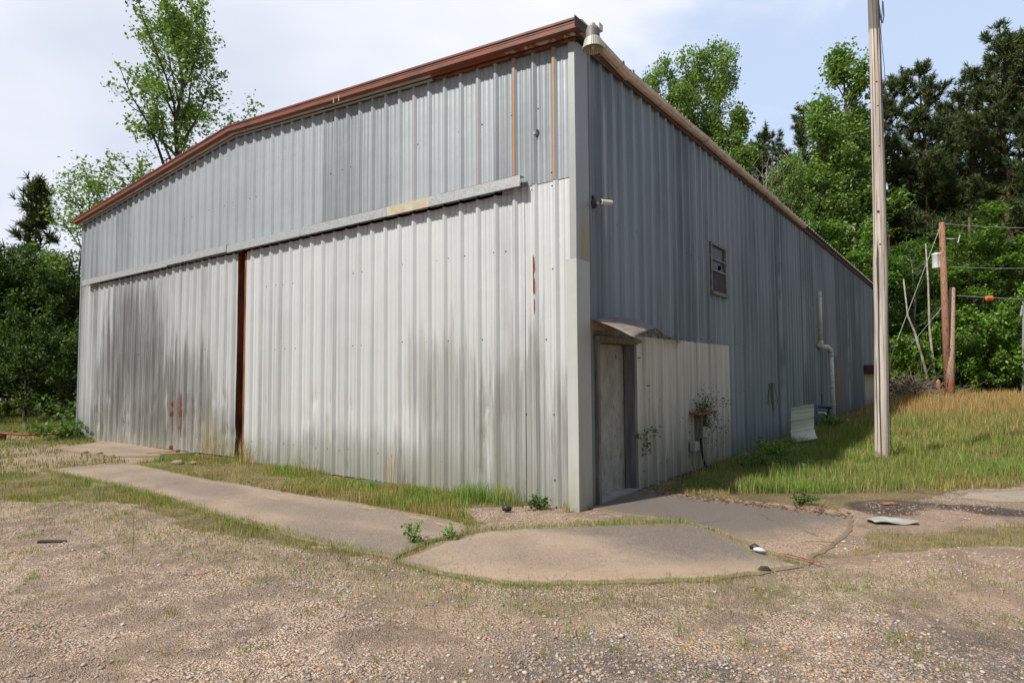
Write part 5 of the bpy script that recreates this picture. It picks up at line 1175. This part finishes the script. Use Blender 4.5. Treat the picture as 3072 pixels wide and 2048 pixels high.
mb = MB(); mb.tube([(-.05, 0, .0), (-.02, 0, .018), (.02, .01, .02), (.055, .01, .0)], [.012, .028, .024, .008], 8); small('dark_lump', mb, rough_mat('mossy_dirt', (.035, .035, .02), (.07, .06, .035), 40, .95, bm_=.8), (2.36, -1.1, 0), 'dark mossy lump at the outer edge of the corner slab', 'clod', .4, smooth=True)
mb = MB(); mb.tube([(-.05, 0, .03), (0, 0, .04), (.05, .02, .03)], [.025, .04, .02], 8); mb.tube([(-.03, 0, .05), (-.06, .02, .08)], .014, 6); small('black_scrap', mb, M_black, (-.64, -.57, .0), 'crumpled black scrap on the gravel before the wall', 'litter', .3, smooth=True)
mb = MB(); mb.box(-.13, .13, -.02, .02, .0, .025); small('dark_stick', mb, M_black, (-3.4, -4.17, .0), 'short flat black piece lying on the gravel at left', 'litter', YAW, bevel=.004)
mb = MB(); mb.grid(lambda u, v: ((u-.5)*.16, (v-.5)*.08, .03+.02*math.sin(u*9+v*4)), 6, 4); small('blue_scrap', mb, rough_mat('blue_plastic', (.04, .14, .30), (.03, .1, .2), 9, .5, bm_=0), (-3.25, -.3, .03), 'small blue plastic scrap in the grass at the wall foot', 'litter', .2, solid=.004)
mb = MB(); mb.tube([(0, 0, .01), (.10, .08, .015), (.22, .12, .02), (.36, .20, .012), (.5, .24, .01)], [.002, .004, .004, .003, .002], 5); small('fallen_twig', mb, M_twig, (2.42, -.12, .02), 'thin fallen twig on the gravel right of the dark slab', 'twig', .0)
mb = MB(); mb.tube([(0, 0, 0), (.01, .0, .18), (-.03, .01, .34)], [.003, .003, .0015], 4); small('dead_stalk', mb, M_twig, (-2.3, -3.9, 0), 'thin dead stalk standing in the gravel at left', 'stalk')
mb = MB(); mb.box(-.55, .2, -.05, .05, .0, .06, Matrix.Rotation(-.1, 4, 'Y')); small('loose_board', mb, M_wood, (-9.25, -.42, .03), 'weathered board lying at the edge of the left slab', 'board', .35)
mb = MB(); mb.box(-.3, .3, -.05, .05, .0, .06); small('loose_board', mb, M_wood, (-8.75, -.5, .03), 'short board tilted in the dirt under the left door end', 'board', .95)
B_ = empty('rusty_rail', (-15.3, -1.2, 0), 'rusty bent iron bar lying raised in the left grass', 'metal bar')
mb = MB(); mb.tube([(-1.6, -.9, .10), (-.6, -.3, .17), (.1, .1, .14), (.7, .55, .17)], .045, 6, flat=.6); mb.build('bar', M_rust2, B_); mb = MB(); mb.box(-.75, -.5, -.5, -.2, 0, .14); mb.build('block', M_rust2, B_, bevel=.01)
for i, (x, y, s, lb) in enumerate([(-7.9, -.9, .10, 'pale broken concrete chunk left of the front grass strip'), (-7.6, -.75, .07, 'smaller pale concrete chunk near the broken one'), (-11.0, -1.32, .09, 'pale rubble stone at the lower edge of the left slab'), (-10.6, -1.2, .06, 'little rubble stone beside the pale one at the left slab')]):
    v = ico*np.array([s*1.5, s, s*.5])*(1+np.random.RandomState(i).uniform(-.2, .2, (12, 1))); o = np_mesh('rubble', v, icf, M_slabL); o.location = (x, y, .02); tag(o, lb, 'rubble')
# white leaf scrap on the side slab, leaf litter
rs = np.random.RandomState(9); n = 1500; q = rs.rand(n); x = np.where(q < .35, rs.uniform(.05, 2.6, n), np.where(q < .6, rs.uniform(-8, -.6, n), rs.uniform(.05, .45, n))); y = np.where(q < .35, 1.45+rs.normal(0, .1, n), np.where(q < .6, -1.33+rs.normal(0, .06, n), rs.uniform(1.6, 9, n)))
V, F, c = leaves(np.stack([x, y, gheight(x, y)+.02], 1), .045, rs, [(.20, .09, .05), (.26, .15, .08), (.12, .07, .05), (.34, .24, .15)], 2.5)
o = np_mesh('leaf_litter', V, F, M_leaf, col=c); tag(o, 'dry brown leaf litter along slab edges and wall foot', 'leaf litter', kind='stuff')
mb = MB(); mb.box(-.09, .09, -.05, .05, .0, .006); small('orange_leaf_pile', mb, M_orange, (2.9, 2.35, .02), 'orange-brown husk on the dark mud at the grass edge', 'husk', .8)
